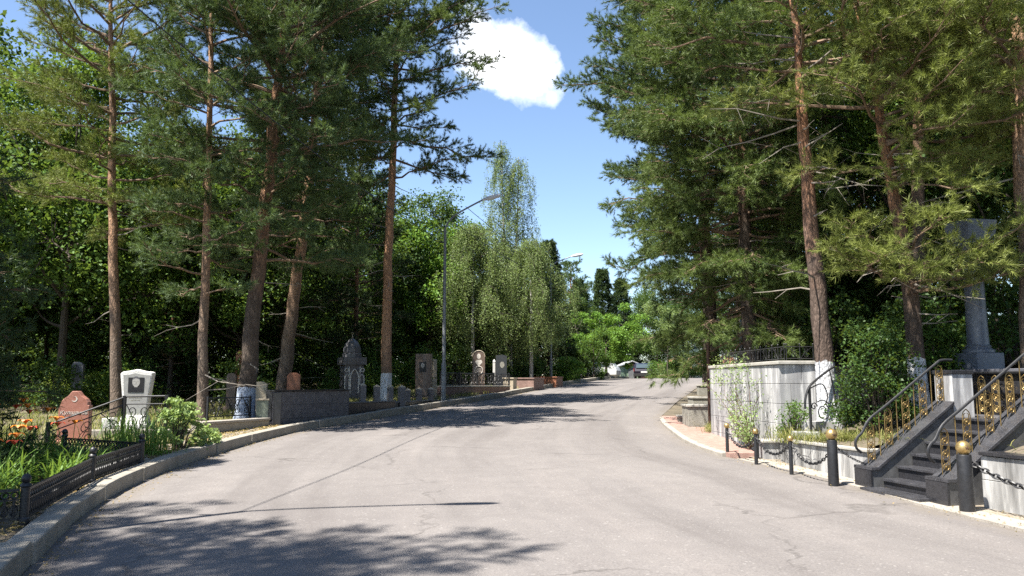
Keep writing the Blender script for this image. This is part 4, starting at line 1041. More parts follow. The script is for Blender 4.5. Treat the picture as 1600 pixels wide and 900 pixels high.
strip((A.x, A.y), (B.x, B.y), -.03, .33, zr(35) + .403, zr(35) + .46).build("coping", "marble_cap", T, bev=.008)
T = thing("scroll_fence", "black wrought iron scroll fence on the reddish wall before the arched gravestone", "fence", A)
d = B - A; L = math.hypot(d.x, d.y); f = MB((A.x - .05, A.y + .15, zr(35) + .46), math.atan2(d.y, d.x)); scroll_bay(f, 0, L, .04, .52, 0, 16, .013); f.build("scroll_panel", "cast_iron", T)
f = MB((A.x - .05, A.y + .15, zr(35) + .46), math.atan2(d.y, d.x))
for i in range(5): MB((A.x - .05, A.y + .15, zr(35) + .46), math.atan2(d.y, d.x)).box(L * i / 4 - .03, L * i / 4 + .03, -.03, .03, 0, .58).build("post", "cast_iron", T)
p = lp(748, 37.5); T = thing("tombstone", "arched brown grey tombstone with a carved bust above a white wreath", "tombstone", p)
ar = [(-.29, 0), (.29, 0), (.29, 1.55)] + [(.29 * math.cos(a), 1.55 + .29 * math.sin(a)) for a in np.linspace(.15, math.pi - .15, 12)] + [(-.29, 1.55)]
MB(p).face_y(ar, -.1, .1).build("stele", "brown_granite", T, bev=.008)
f = MB(p); f.tube([(r * 1, 0, z) for r, z in [(.29, 1.55)] + [(.29 * math.cos(a), 1.55 + .29 * math.sin(a)) for a in np.linspace(.15, math.pi - .15, 12)] + [(-.29, 1.55)]], .02, 5); f.v = [(x, y - .1, z) for x, y, z in f.v]; f.build("arch_rim", "tan_stone", T)
f = MB(p); bust(f, 0, -.1005, 1.48, .34); f.face_y([(-.17, 1.3), (0, 1.1), (.17, 1.3), (.12, 1.40), (-.12, 1.40)], -.104, -.1005); f.build("carved_bust", "engraving", T)
f = MB(p); f.ring((0, -.105, .92), .185, .020, (0, 1, 0), 20)
for k in range(3):
    for q in range(3): f.box(-.10 + q * .07, -.05 + q * .07, -.106, -.1005, .97 - k * .06, 1.0 - k * .06)
f.build("wreath", "engraving", T)
p = lp(783, 38.5); T = thing("tombstone", "dark grey upright tombstone with a faint engraving behind the iron fence's end", "tombstone", p)
MB(p).face_y([(-.27, 0), (.27, 0), (.28, 1.58), (.05, 1.64), (-.26, 1.60)], -.09, .09).build("stele", "black_granite", T, bev=.008)
f = MB(p); bust(f, .05, -.0905, 1.05, .4); f.build("engraving", "grey_block", T)
p = lp(772, 38.8); T = thing("stone_post", "slim white stone post left of the dark upright tombstone", "post", p); MB(p).box(-.06, .06, -.06, .06, -.1, 1.3).build("shaft", "white_stone", T, bev=.01); MB(p).frustum(0, 0, 1.303, 1.42, .07, .07, .01, .01).build("tip", "white_stone", T)
for lab, px, Y, sx, sy, h, mt in (("red granite grave bed edged with flowers past the iron fence", 820, 40.5, 1.5, 1.6, .46, "wall_brown_stone"), ("small tan stone block in front of the red grave bed", 797, 38.2, .5, .5, .55, "tan_stone"),
                              ("low orange brown slab at the kerb before the round bush", 858, 44.0, 1.2, 1.2, .40, "orange_stone")):
    p = lp(px, Y); T = thing("grave_bed", lab, "grave bed", p)
    MB(p, -.35).box(-sx / 2, sx / 2, -sy / 2, sy / 2, -.2, h - .06).build("body", mt, T, bev=.012); MB(p, -.35).box(-sx / 2 - .04, sx / 2 + .04, -sy / 2 - .04, sy / 2 + .04, h - .058, h).build("slab", mt, T, bev=.01)
for lab, px, Y, sx, h, mt in (("bright orange tombstone half hidden behind the blue-washed pine", 379, 27.5, .48, 1.85, "orange_stone"), ("small tan tombstone between the pine and the green pillar", 407, 23.4, .40, .95, "tan_stone"),
                           ("low orange headstone peeping over the high black wall", 459, 26.5, .42, 1.12, "orange_stone"), ("black stele in shade between two yellow bushes", 121, 25.0, .35, 1.5, "grey_granite"), ("small brown stone with a pale cap in the shade of the thin pine", 362, 25.0, .28, 1.15, "brown_granite")):
    p = lp(px, Y); T = thing("tombstone", lab, "tombstone", p)
    MB(p, .1).face_y([(-sx / 2, 0), (sx / 2, 0), (sx / 2, h - .08), (sx * .2, h), (-sx * .35, h - .01), (-sx / 2, h - .1)], -.08, .08).build("stele", mt, T, bev=.01)
    MB(p, .1).box(-sx * .7, sx * .7, -.16, .16, -.12, .12).build("base", mt, T, bev=.01)

# ------------------------------------------------------------------ street lamps and wires
def street_lamp(label, p, H, reach, rise, az=0):
    T = thing("street_lamp", label, "street lamp", p, "street lamps along the road"); c, s = math.cos(az), math.sin(az)
    MB(p).lathe((0, 0, 0), [(.095, -.2), (.095, 1.3), (.07, 1.4), (.052, H)], 14).build("pole", "lamp_grey_paint", T, smooth=True)
    pts = [(0, 0, H)] + [(reach * a * c, reach * a * s, H + rise * b) for a, b in ((.05, .16), (.2, .42), (.5, .68), (.86, .95))]
    MB(p).tube(catmull(pts, 4), .034, 8).build("arm", "lamp_grey_paint", T, smooth=True)
    f = MB(p, az); x = reach * .84; z = H + rise * .94; k = rise * .38 / reach
    f.tube([(x + t, 0, z + k * t) for t in (0, .08, .2, .42, .62, .72)], [.04, .06, .085, .10, .085, .03], 10)
    f.v = [(a, p[1] + (b - p[1]) * 1.0, q) for a, b, q in f.v]
    f.build("lamp_head", "lamp_white", T, smooth=True)
    MB(p).box(-.22, .02, -.02, .02, H - .55, H - .51).build("wire_bracket", "cast_iron", T)
    return T
l1 = lp(693, 30.7); street_lamp("nearer grey street lamp with a curved arm beside the kerb", l1, 6.6, 1.75, 1.25)
l2 = lp(861, 47.5); street_lamp("farther street lamp with a pale head in front of the weeping birch", l2, 6.8, 1.5, .75)
l0 = Vector((-6.35, 7.0, .1)); street_lamp("street lamp at the near bend throwing a thin shadow on the road", l0, 7.6, 2.2, .9, .1)
mb = MB()
def wire(a, b, sag, lab):
    a = Vector(a); b = Vector(b); pts = [a.lerp(b, t) - Vector((0, 0, sag * 4 * t * (1 - t))) for t in [i / 14 for i in range(15)]]
    tag(MB().tube(pts, .012, 5).build("overhead_wire", "cable", org=a), lab, "wire", "wires from lamp to lamp")
wire(l0 + Vector((.1, 0, 7.3)), l1 + Vector((-.1, 0, 6.1)), .35, "sagging dark overhead wire crossing the tall pines")
wire(l1 + Vector((.8, 0, 7.5)), l2 + Vector((.2, 0, 6.6)), .15, "upper thin wire running from the near lamp to the far one")
wire(l1 + Vector((.3, 0, 6.9)), l2 + Vector((.0, 0, 6.1)), .2, "lower thin wire running from the near lamp to the far one")

# ================================================================== CAR, KIOSK AND FAR WALLS AT THE END OF THE ROAD
p = at(1010, 590, 68); p.z = zr(68) + .02
T = thing("parked_car", "dark estate car seen from behind, parked at the top of the road", "car", p)
rz = R_(-14)
sec = [(-2.2, .32), (-2.22, .75), (-2.1, .98), (-1.75, 1.32), (-1.35, 1.42), (.2, 1.41), (.95, 1.0), (1.95, .88), (2.2, .68), (2.22, .32)]
f = MB(p, rz); f.face_x([(a, b) for a, b in sec], -.86, .86)
f.v = [(x, y, z) for x, y, z in f.v]; body = f.build("body", "car_paint", T, bev=.09)
MB(p, rz).face_x([(-2.135, 1.02), (-1.80, 1.29), (-1.80, 1.33), (-2.16, 1.02)], -.66, .66).build("rear_window", "car_glass", T)
for s in (-1, 1):
    MB(p, rz).face_x([(-1.65, 1.05), (-1.5, 1.30), (.12, 1.30), (.72, 1.05)], s * .85, s * .868).build("side_window", "car_glass", T)
    MB(p, rz).box(s * .84 - .02, s * .84 + .03, -2.24, -2.1, .72, .98).build("tail_light", "tail_red", T, bev=.01)
    MB(p, rz).box(s * .95 - .08, s * .95 + .08, .55, .7, 1.0, 1.12).build("mirror", "car_paint", T, bev=.02)
    for yy in (-1.35, 1.35):
        f = MB(p, rz); f.tube([(s * .72, yy, .32), (s * .88, yy, .32)], .32, 20); wh = f.build("wheel", "rubber", T)
        f = MB(p, rz); f.tube([(s * .875, yy, .32), (s * .89, yy, .32)], .2, 14); f.build("hub", "lamp_grey_paint", wh)
MB(p, rz).box(-.26, .26, -2.26, -2.235, .62, .74).build("number_plate", "plate_white", T)
MB(p, rz).box(-.88, .88, -2.28, -2.15, .34, .55).build("bumper", "rubber", T, bev=.02)
p = at(926, 592, 66); p.z = zr(66); rz = R_(70)
T = thing("parked_car", "white car half hidden by the round tree at the road's end", "car", p)
MB(p, rz).face_x(sec, -.84, .84).build("body", "car_white", T, bev=.1)
for s in (-1, 1):
    MB(p, rz).face_x([(-1.65, 1.05), (-1.5, 1.30), (.12, 1.30), (.72, 1.05)], s * .83, s * .855).build("side_window", "car_glass", T)
    for yy in (-1.35, 1.35): MB(p, rz).tube([(s * .7, yy, .32), (s * .86, yy, .32)], .32, 18).build("wheel", "rubber", T)
MB(p, rz).face_x([(.28, 1.37), (.93, 1.02), (.97, 1.03), (.3, 1.41)], -.66, .66).build("windscreen", "car_glass", T)
p = at(984, 592, 70); p.z = zr(70); T = thing("kiosk", "pale green kiosk with a white gabled roof left of the dark car", "kiosk", p)
MB(p, .1).box(-.75, .75, -.9, .9, -.2, 1.3).build("walls", "kiosk_green", T)
MB(p, .1).face_y([(-1.0, 1.30), (0, 1.72), (1.0, 1.30), (1.0, 1.37), (0, 1.79), (-1.0, 1.37)], -1.1, 1.1).build("roof", "car_white", T)
MB(p, .1).box(-.35, .35, -.93, -.905, .1, 1.15).build("door", "lamp_grey_paint", T)
p = at(1105, 575, 72); T = thing("brick_wall", "low orange brick wall with arched panels at the far end of the road", "wall", (p.x, 72, zr(72)))
f = MB((p.x, 72, zr(72)), -.1); f.box(-3.5, 6, -.2, .2, .0, .9).build("dark_base", "grey_granite", T)
for i in range(6):
    x = -3.4 + i * 1.55; f = MB((p.x, 72, zr(72)), -.1)
    f.face_y([(x, .9), (x + 1.35, .9), (x + 1.35, 1.9), (x + 1.0, 2.2), (x + .68, 2.35), (x + .35, 2.2), (x, 1.9)], -.1, .1).build("panel", "brick_orange", T)
    MB((p.x, 72, zr(72)), -.1).box(x + 1.38, x + 1.52, -.14, .14, .9, 2.0).build("pier", "wall_brown_stone", T)
p = at(1012, 570, 78); T = thing("brick_building", "low orange brick building behind the parked cars", "building", (p.x, 78, zr(78)))
q = (p.x, 78, zr(78)); MB(q).box(-2.6, 1.4, -2, 3, -.2, 1.5).build("walls", "brick_orange", T); MB(q).face_x([(-2.3, 1.503), (3.3, 1.503), (.5, 1.95)], -2.8, 1.6).build("roof", "roof_brown", T)
for x in (-1.6, .4): MB(q).box(x - .45, x + .45, -2.04, -2.005, .5, 1.3).build("window", "car_glass", T)

# ================================================================== TREES
def tp(Y, *px): return [at(x, y, Y) for x, y in px]
def on(p, z):
    q = p.copy(); q.z = z; return q
def trunk(Y, zb, *px, top=None):
    """trunk line through sight points at one distance, standing on height zb"""
    P = [at(x, y, Y) for x, y in px]; P[0].z = zb
    if top: d = (P[-1] - P[-2]).normalized(); P.append(P[-1] + Vector((d.x * .6, rk.uniform(-.3, .3), 1)).normalized() * top)
    return P
gL = "tall pines among the graves left of the road"; gR = "tall pines on the terrace right of the road"
g = lambda Y: zr(Y) + .12
# left side, near to far
pine("thin sparse pine behind the white portrait gravestone, yellowish and see-through", trunk(22, g(22), (184, 640), (177, 400), (175, 180), (174, 0), top=4.5), .155, .28, 3.2, 74, 11, "needles_olive", "pine_bark_pale", ln=.15, wd=.016, sec=4.6, dead=6, group=gL, e0=0, e1=35)
pine("thin pine with a mottled trunk next to the pale green shrub", trunk(19.5, g(19.5), (317, 640), (319, 490), (327, 250), (332, 0), top=3.5), .135, .27, 2.3, 46, 12, "needles_blue", "pine_bark_pale", ln=.15, wd=.018, sec=4.6, dead=4, group=gL)
pine("thick pine with a blue-white washed foot, leaning beside the black granite wall", trunk(20.6, g(20), (381, 668), (398, 480), (428, 200), (446, 0), top=5), .235, .31, 3.5, 112, 13, "needles_blue", "pine_bark_blue_washed", ln=.15, wd=.019, dead=5, group=gL)
pine("leaning pine with a sunlit red trunk behind the black granite wall", trunk(27, g(27), (440, 620), (455, 500), (474, 355), (500, 120), (512, 0), top=4), .24, .34, 3.4, 96, 14, "needles_blue", "pine_bark_pale", ln=.16, wd=.021, dead=8, group=gL)
pine("tall red-trunked pine with a white limewashed foot right of the domed mausoleum", trunk(29, g(29), (603, 622), (604, 470), (611, 300), (619, 100), (622, 0), top=3.6), .2, .42, 3.15, 92, 15, "needles_green", "pine_bark_orange_washed", midcrown, ln=.16, wd=.021, sec=4.4, dead=12, group=gL, side=(0, .18))
# deep wood behind
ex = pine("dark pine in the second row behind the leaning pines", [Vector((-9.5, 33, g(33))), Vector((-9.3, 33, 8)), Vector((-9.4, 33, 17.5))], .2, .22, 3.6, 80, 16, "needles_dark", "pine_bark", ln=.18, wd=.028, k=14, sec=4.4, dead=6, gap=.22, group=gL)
dup(ex, Vector((-12.8, 30, g(29))), 2.0, .5, "dark pine in the second row left of the blue-washed pine")
dup(ex, Vector((-15.5, 35, g(35))), 3.1, .62, "dark pine in the second row behind the sparse yellowish pine")
dup(ex, Vector((-7.2, 37, g(37))), 4.3, .75, "dark pine in the second row behind the domed mausoleum")
dup(ex, Vector((-20, 31, g(31))), 5.2, .6, "dark pine in the second row far left")
# out to the left, nearer than the frame's edge
sh1 = pine("broad pine at the near left whose crown shades the kerb and the road", [Vector((-9.5, 1.8, .1)), Vector((-9.4, 1.9, 8)), Vector((-9.2, 1.8, 15.5))], .22, .40, 3.6, 60, 17, "needles_green", "pine_bark", ln=.16, wd=.02, sec=4.4, dead=4, group=gL)
spruce("dark dense spruce at the left edge behind the lily bed", (-9.65, 11.2, g(11)), 9.6, 3.0, 21, "needles_dark", group="dark spruces", ln=.11, wd=.017, nbr=340, droop=.2, k=16)
dup(sh1, Vector((-12.9, 3.0, .1)), 2.1, 1.05, "second near left pine further from the road, keeping the lilies in shade")
dup(sh1, Vector((-13.5, -5, .0)), 1.0, 1.1, "unseen pine added behind the viewer on the left to block sky light"); dup(sh1, Vector((11.5, -2, .3)), 3.0, 1.1, "unseen pine added behind the viewer on the right-hand bank to block sky light"); dup(sh1, Vector((10.8, 4.2, .9)), 5.0, 1.0, "unseen pine added on the right-hand bank beside the viewer to block sky light")  # three unseen pines added to cut sky fill and deepen the shadows
dup(sh1, Vector((-7.6, -1.4, .0)), 4.0, .95, "near left pine beside the viewer whose shadow crosses the foreground")
# right side
pine("big blue-green pine leaning out over the road on the right", trunk(28, 1.9, (1112, 560), (1105, 400), (1085, 180), (1070, 0), top=5), .26, .20, 3.75, 126, 31, "needles_blue", "pine_bark", ln=.16, wd=.022, dead=6, group=gR, side=(180, .22), e0=-14)
pine("bushy grey-green pine with drooping twigs behind the marble wall", trunk(20.5, 1.9, (1178, 570), (1165, 400), (1155, 200), (1150, 0), top=4.5), .21, .08, 3.0, 190, 32, "needles_green", "pine_bark", column, ln=.14, wd=.016, dead=22, dzone=(.12, .75), droop=.32, group=gR, e0=-18, e1=35, side=(200, .2))
pine("straight red-trunked pine with a washed foot standing beside the marble wall", trunk(14.35, .95, (1297, 655), (1276, 450), (1256, 220), (1242, 40), top=6), .18, .64, 3.0, 46, 33, "needles_green", "pine_bark_red_washed", ln=.14, wd=.017, dead=18, group=gR)
pine("pine with pale yellow-green sprays hanging in front of the column monument", trunk(13.6, .95, (1440, 655), (1417, 430), (1385, 240), (1350, 60), top=5), .155, .41, 2.5, 54, 34, "needles_olive", "pine_bark_washed", ln=.13, wd=.013, k=18, sec=5.5, dead=14, group=gR, e0=-12, e1=40, gap=.15, azi=(300, 62, .8), extra=((.22, 275, 1.8, 2), (.235, 338, 2.2, 3), (.24, 232, 1.9, 4), (.26, 300, 2.2, 3), (.215, 252, 1.7, 0), (.25, 200, 1.7, 0), (.27, 262, 1.9, 4), (.22, 312, 1.9, 0), (.30, 215, 1.6, 8)))
pine("dark upright pine trunk behind the pale-sprayed pine", trunk(18, 1.9, (1440, 600), (1436, 400), (1433, 150), (1430, 0), top=7), .19, .55, 3.2, 36, 35, "needles_green", "pine_bark", ln=.15, wd=.018, dead=14, group=gR)
pine("red pine trunk at the right edge with long bare boughs", trunk(12.6, 1.5, (1622, 600), (1606, 300), (1590, 120), (1580, 0), top=7), .21, .48, 3.0, 26, 36, "needles_olive", "pine_bark_pale", ln=.13, wd=.013, k=18, dead=8, group=gR, extra=((.46, 172, 2.6, 8), (.52, 190, 2.4, 25), (.49, 212, 2.3, 10)), gap=.15)
exr = pine("dark pine further back on the terrace behind the red-trunked one", [Vector((11.0, 27, 1.9)), Vector((11.1, 27, 9)), Vector((11, 27, 19))], .22, .10, 4.0, 90, 37, "needles_dark", "pine_bark", ln=.18, wd=.027, k=14, sec=4.4, dead=5, gap=.22, group=gR)
dup(exr, Vector((15.5, 22, 1.9)), 1.3, .9, "dark pine deep on the terrace behind the column monument")
dup(exr, Vector((10.4, 36, 1.9)), 2.6, 1.0, "dark pine on the terrace beyond the big leaning pine")
dup(exr, Vector((14.5, 45, 2.0)), 4.1, .95, "farthest dark pine along the right of the road")
# end of the road
weeping("tall weeping birch with two narrow tops at the bend", on(at(797, 600, 46), g(46)), 14.3, 2.3, .6, 41, "leaves_birch", 600, .11, (.8, 2.9), tops=2, group="weeping birches")
wb = weeping("broad low weeping birch right behind the near street lamp", on(at(738, 600, 42), g(42)), 8.6, 2.7, .6, 42, "leaves_birch", 700, .11, (.7, 2.5), group="weeping birches", low=.3)
dup(wb, on(at(830, 600, 43.5), g(43)), 2.0, .93, "broad low weeping birch below the farther street lamp")
spruce("dark spruce standing just right of the tall birch", on(at(858, 600, 54), zr(54)), 9.4, 2.5, 43, "needles_dark", group="dark spruces", ln=.16, wd=.045, k=12, nbr=190)
sp = spruce("pointed dark green spruce beyond the crest of the road", on(at(943, 590, 74), zr(74)), 10.4, 2.6, 44, "needles_dark", group="dark spruces", ln=.2, wd=.06, k=13, nbr=210)
dup(sp, on(at(972, 590, 80), zr(80)), 1.0, 1.0, "second pointed spruce beyond the crest, behind the first")
dup(sp, on(at(905, 590, 84), zr(84)), 2.0, 1.05, "third pointed spruce beyond the crest, farthest to the side of the birches")
spruce("small pale blue spruce before the orange brick wall", on(at(1076, 590, 66), zr(66)), 4.2, 1.5, 45, "needles_bluespruce", "blue_spruce", "spruce", None, .13, .035, 10, 80)
pine("distant pine showing above the round tree", [on(at(893, 590, 66), zr(66)), on(at(892, 590, 66), 6), on(at(893, 590, 66), 11.3)], .2, .35, 2.4, 36, 46, "needles_blue", "pine_bark", ln=.22, wd=.05, k=9, sec=3.5, dead=0, gap=.26, group="distant trees")
broadleaf("round bright green tree with a dome crown by the parked cars", on(at(948, 590, 59), zr(59)), 4.6, 3.1, 1.5, 47, "leaves_bright", 90, 150, .17, .62, group="trees at the road's end", flat=.7, r0=.12)
broadleaf("grey green small tree in front of the round bright one", on(at(928, 592, 54), zr(54)), 3.6, 1.25, .4, 48, "leaves_mid", 50, 130, .11, .45, group="trees at the road's end", r0=.07)
broadleaf("light green tree on the right of the dark car", on(at(1045, 590, 61), zr(61)), 6.0, 1.9, .9, 49, "leaves_birch", 70, 130, .13, .6, group="trees at the road's end", r0=.08)
shrub("round clipped bush with sunlit top at the kerb of the bend", on(at(886, 600, 48.5), g(48)), 1.15, 1.35, 50, "leaves_bright", 46, 120, .10, .33, "bush", "bush", "bushes at the road's end")
hb = shrub("small dark hedge bush at the far end of the road", on(at(1065, 590, 62), zr(62)), 1.5, 1.25, 51, "leaves_mid", 40, 100, .12, .4, "bush", "bush", "bushes at the road's end")
dup(hb, on(at(1040, 590, 65), zr(65)), 2, 1.1, "dark hedge bush beside the parked car")
dup(hb, on(at(915, 595, 55), zr(55)), 1, .9, "low bush under the round tree")
# the wood behind the graves
gW = "broadleaf trees in the wood behind the graves"
p1 = broadleaf("bright broadleaf tree far left behind the sparse pine", (-21, 36, g(36)), 9.5, 3.6, 1.2, 61, "leaves_mid", 150, 270, .135, .85, group=gW)
p2 = broadleaf("light green broadleaf tree left behind the white gravestone", (-15, 38, g(38)), 9.0, 3.6, .8, 62, "leaves_mid", 150, 270, .135, .85, group=gW)
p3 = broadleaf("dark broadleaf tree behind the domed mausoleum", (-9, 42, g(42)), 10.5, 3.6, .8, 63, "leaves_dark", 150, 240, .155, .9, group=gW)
p4 = broadleaf("bright green broadleaf tree behind the near street lamp", (-4.6, 44, g(44)), 10.0, 3.2, .7, 64, "leaves_bright", 130, 150, .19, .8, group=gW)
WL = [(p1, -27, 34, 1.0), (p3, -32, 40, 1.1), (p2, -20, 45, 1.15), (p3, -14.5, 47, 1.05), (p1, -26, 52, 1.2), (p2, -9, 50, 1.05), (p3, -3.8, 52, .95), (p1, .5, 56, .85), (p3, -17, 58, 1.2), (p2, -33, 60, 1.3), (p3, -38, 48, 1.2), (p1, -6, 62, 1.0), (p3, 4, 66, .8), (p2, -24, 66, 1.3), (p1, -13, 68, 1.15), (p1, -15.5, 27.5, 1.35), (p1, -10.6, 31.5, 1.12), (p3, -21.5, 30, 1.4), (p3, -17, 31.5, .95), (p3, -12, 35, 1.0), (p1, -24, 29, 1.1), (p3, -28, 28.5, 1.1), (p3, -22, 24.5, .8), (p3, -7, 45, 1.15), (p2, -33, 33, 1.2), (p3, -1.5, 47.5, .8), (p3, -44, 40, 1.3), (p3, -19, 40, 1.3)]
for i, (s, x, y, k) in enumerate(WL):
    dup(s, Vector((x, y, g(y))), i * 1.7, k, "broadleaf tree lost in the deep wood behind the front row of graves", "deep wood behind the graves")
for i, (x, y, k) in enumerate([(9, 92, .9), (16, 88, 1.0), (22, 92, 1.1), (28, 84, 1.1), (19, 100, 1.2), (33, 90, 1.2), (24.5, 78, .8)]):
    dup(p3, Vector((x, y, zr(y))), i * 1.9, k, "dark broadleaf tree far off beyond the crest of the road", "far trees beyond the crest")
gT = "broadleaf trees in the wood on the terrace"
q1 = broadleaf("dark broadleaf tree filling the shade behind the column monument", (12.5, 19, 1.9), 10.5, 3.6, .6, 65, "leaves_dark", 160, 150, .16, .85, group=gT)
q2 = broadleaf("bright broadleaf tree with sunlit leaves at the upper right", (13.5, 24.5, 1.9), 15, 4.0, 5.0, 66, "leaves_mid", 150, 140, .16, .85, group=gT)
for i, (s, x, y, k) in enumerate([(q1, 9.6, 24, .95), (q1, 17, 28, 1.2), (q1, 20, 20, 1.1), (q1, 16, 13.5, .95), (q1, 13.5, 33, 1.1), (q2, 20, 36, 1.1), (q1, 22, 44, 1.3), (q1, 17.5, 53, 1.2), (q1, 26, 30, 1.3), (q1, 27, 62, 1.2), (q2, 10.3, 20.5, .8)]):
    dup(s, Vector((x, y, 1.9)), i * 2.3 + .5, k, "broadleaf tree lost in the dark wood on the right-hand terrace", "deep wood on the terrace")
# undergrowth
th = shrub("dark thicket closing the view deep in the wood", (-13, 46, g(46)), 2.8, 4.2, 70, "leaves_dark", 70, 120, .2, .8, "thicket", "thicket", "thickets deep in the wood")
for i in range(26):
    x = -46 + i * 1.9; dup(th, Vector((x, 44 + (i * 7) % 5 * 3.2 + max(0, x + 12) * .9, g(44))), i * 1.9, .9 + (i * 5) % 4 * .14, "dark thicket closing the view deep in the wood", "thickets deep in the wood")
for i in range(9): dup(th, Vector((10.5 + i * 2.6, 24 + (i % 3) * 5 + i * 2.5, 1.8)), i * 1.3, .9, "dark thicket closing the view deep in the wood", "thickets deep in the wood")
us = shrub("dark green undergrowth shrub at the edge of the wood", (-12.5, 26, g(26)), 1.0, 1.5, 71, "leaves_mid", 34, 80, .11, .38, "shrub", "shrub", "undergrowth shrubs")
ud = shrub("dark leafy shrub beneath the blue-washed pine", (-9.2, 27.5, g(27)), 1.1, 1.7, 72, "leaves_dark", 34, 80, .11, .38, "shrub", "shrub", "undergrowth shrubs")
for i, (s, x, y, k) in enumerate([(us, -16, 29, 1.2), (ud, -19, 28, 1.2), (us, -22, 30, 1.3), (ud, -13.5, 31, 1.3), (us, -10.5, 33, 1.2), (ud, -7.6, 34.5, 1.2), (us, -6.2, 36.5, 1.2), (us, -4.4, 38.5, 1.3), (ud, -2.8, 41, 1.2), (us, -.8, 44, 1.1), (us, .8, 47.5, 1.1), (ud, -25, 33, 1.5), (ud, -29, 36, 1.6), (ud, -18, 34, 1.5), (ud, -11, 39, 1.6), (us, -5.5, 32.6, .8), (us, -6.9, 31.4, .7), (ud, -14, 24.5, .9), (ud, -17, 24, 1.0)]):
    dup(s, Vector((x, y, g(y))), i * 1.3, k, "leafy undergrowth shrub lost between the graves and the wood", "undergrowth between graves and wood")
for i, (s, x, y, k) in enumerate([(ud, 8.9, 17.4, 1.0), (ud, 7.6, 19.5, 1.1), (ud, 10.5, 16.5, 1.2), (ud, 8.2, 24, 1.2), (us, 9.8, 30, 1.2), (us, 12.2, 37, 1.3), (ud, 12.5, 15, 1.2), (ud, 14.5, 17, 1.4)]):
    dup(s, Vector((x, y, 1.88)), i * 1.3, k, "dark undergrowth shrub in the shade of the terrace wood", "undergrowth on the terrace")
yb = shrub("sunlit yellow green bush at the far left behind the red gravestone", on(at(97, 600, 26.5), g(26)), .72, 1.25, 73, "leaves_yellow", 30, 100, .08, .27, "bush", "bush", "yellow green bushes")
dup(yb, on(at(146, 600, 26.0), g(26)), 2, .92, "sunlit yellow green bush between the black stele and the sparse pine")
# planting near the viewer
shrub("pale green leafy shrub at the end of the scrolled railing", on(at(284, 600, 15.0), g(15)), .42, .95, 74, "leaves_pale", 30, 34, .10, .16, "shrub", "shrub", "pale shrubs at the plot border")
shrub("low pale green sprig spilling over the stone border", on(at(326, 600, 15.7), g(15)), .34, .38, 75, "leaves_pale", 16, 30, .09, .13, "shrub", "shrub", "pale shrubs at the plot border")
shrub("dense dark green yew bush between the steps and the limewashed pine", (5.95, 13.1, .72), .62, 1.9, 76, "leaves_dark", 90, 110, .06, .27, "yew_bush", "bush")
shrub("light-leaved green bush left of the column monument", (7.45, 14.1, .95), .62, 1.75, 77, "leaves_mid", 60, 60, .085, .26, "bush", "bush")
def climber():
    T = thing("climbing_rose", "sparse climbing rose with small leaves spread over the sunny marble wall", "climber", (4.52, 15.6, .3)); rd = random.Random(4); C = []; f = MB()
    for i in range(22):
        y = rd.uniform(15.2, 16.2); p = Vector((4.5, 15.6 + rd.uniform(-.2, .2), .3)); top = rd.uniform(.7, 2.15); dy = rd.uniform(-1.2, 2.8) * (top / 2); pts = [p]
        for j in range(1, 7):
            t = j / 6; pts.append(Vector((4.66 - (p.y + dy * t - 15.6) * .065 - .05 - rd.random() * .22 * t, p.y + dy * t + rd.uniform(-.08, .08), .3 + (top - .3) * (t - .12 * t * t * (i % 3)))))
        f.tube(pts, [.010, .009, .008, .007, .005, .004, .002], 4); C += [tuple(along(pts, u)) for u in [rd.uniform(.3, 1) for _ in range(13)]]
    for i in range(70): C.append((4.50 + rd.uniform(-.12, .05), rd.uniform(15.2, 17.8), rd.uniform(1.6, 2.1)))
    f.build("canes", "rusty_iron", T); polys("foliage", leaves(C, np.random.default_rng(4), 5, .13, .048, 1, .2), 4, "leaves_pale", T)
climber()
rg = np.random.default_rng(9)
def clump(label, base, n, L, wd, mat, cat, name, group=None, bend=.8, spread=.5, rad=.12, flowers=0, seed=1):
    T = thing(name, label, cat, base, group); r = np.random.default_rng(seed); rd = random.Random(seed); b = Vector(base)
    polys("leaves", blades([tuple(b)], r, n, L, wd, bend, spread, rad), 4, mat, T)
    for k in range(flowers):
        a = rd.uniform(0, 6.28); q = b + Vector((math.cos(a) * .2, math.sin(a) * .2, L * rd.uniform(1.05, 1.35)))
        sm_ = MB().tube([b, b.lerp(q, .6) + Vector((0, 0, .05)), q], .005, 4).build("flower_stalk", "blades_green", T)
        f = MB()
        for m in range(6):
            an = m * 1.047 + rd.random() * .2; o = Vector((math.cos(an), math.sin(an), 0)); s = Vector((-o.y, o.x, 0)); pts = [(0, .008, 0), (.04, .026, .052), (.08, .024, .058), (.108, .005, .032)]
            f.grid([[tuple(q + o * a_ + s * w_ * e + Vector((0, 0, z_))) for e in (-1, 1)] for a_, w_, z_ in pts])
        f.build("flower", "petal_orange" if k % 3 else "petal_red", sm_)
    return T
gD = "daylilies in the fenced bed"
dl = clump("sunlit clump of arching daylily leaves with orange flowers", (Lx(11.5) - .95, 11.6, g(11)), 90, .62, .028, "blades_green", "daylily", "daylily", gD, .9, .55, .16, 3, 81)
dn = clump("leafy daylily clump without flowers behind the fence's second panel", (Lx(11.0) - .75, 10.9, g(11)), 90, .55, .028, "blades_green", "daylily", "daylily", gD, .9, .6, .16, 0, 82)
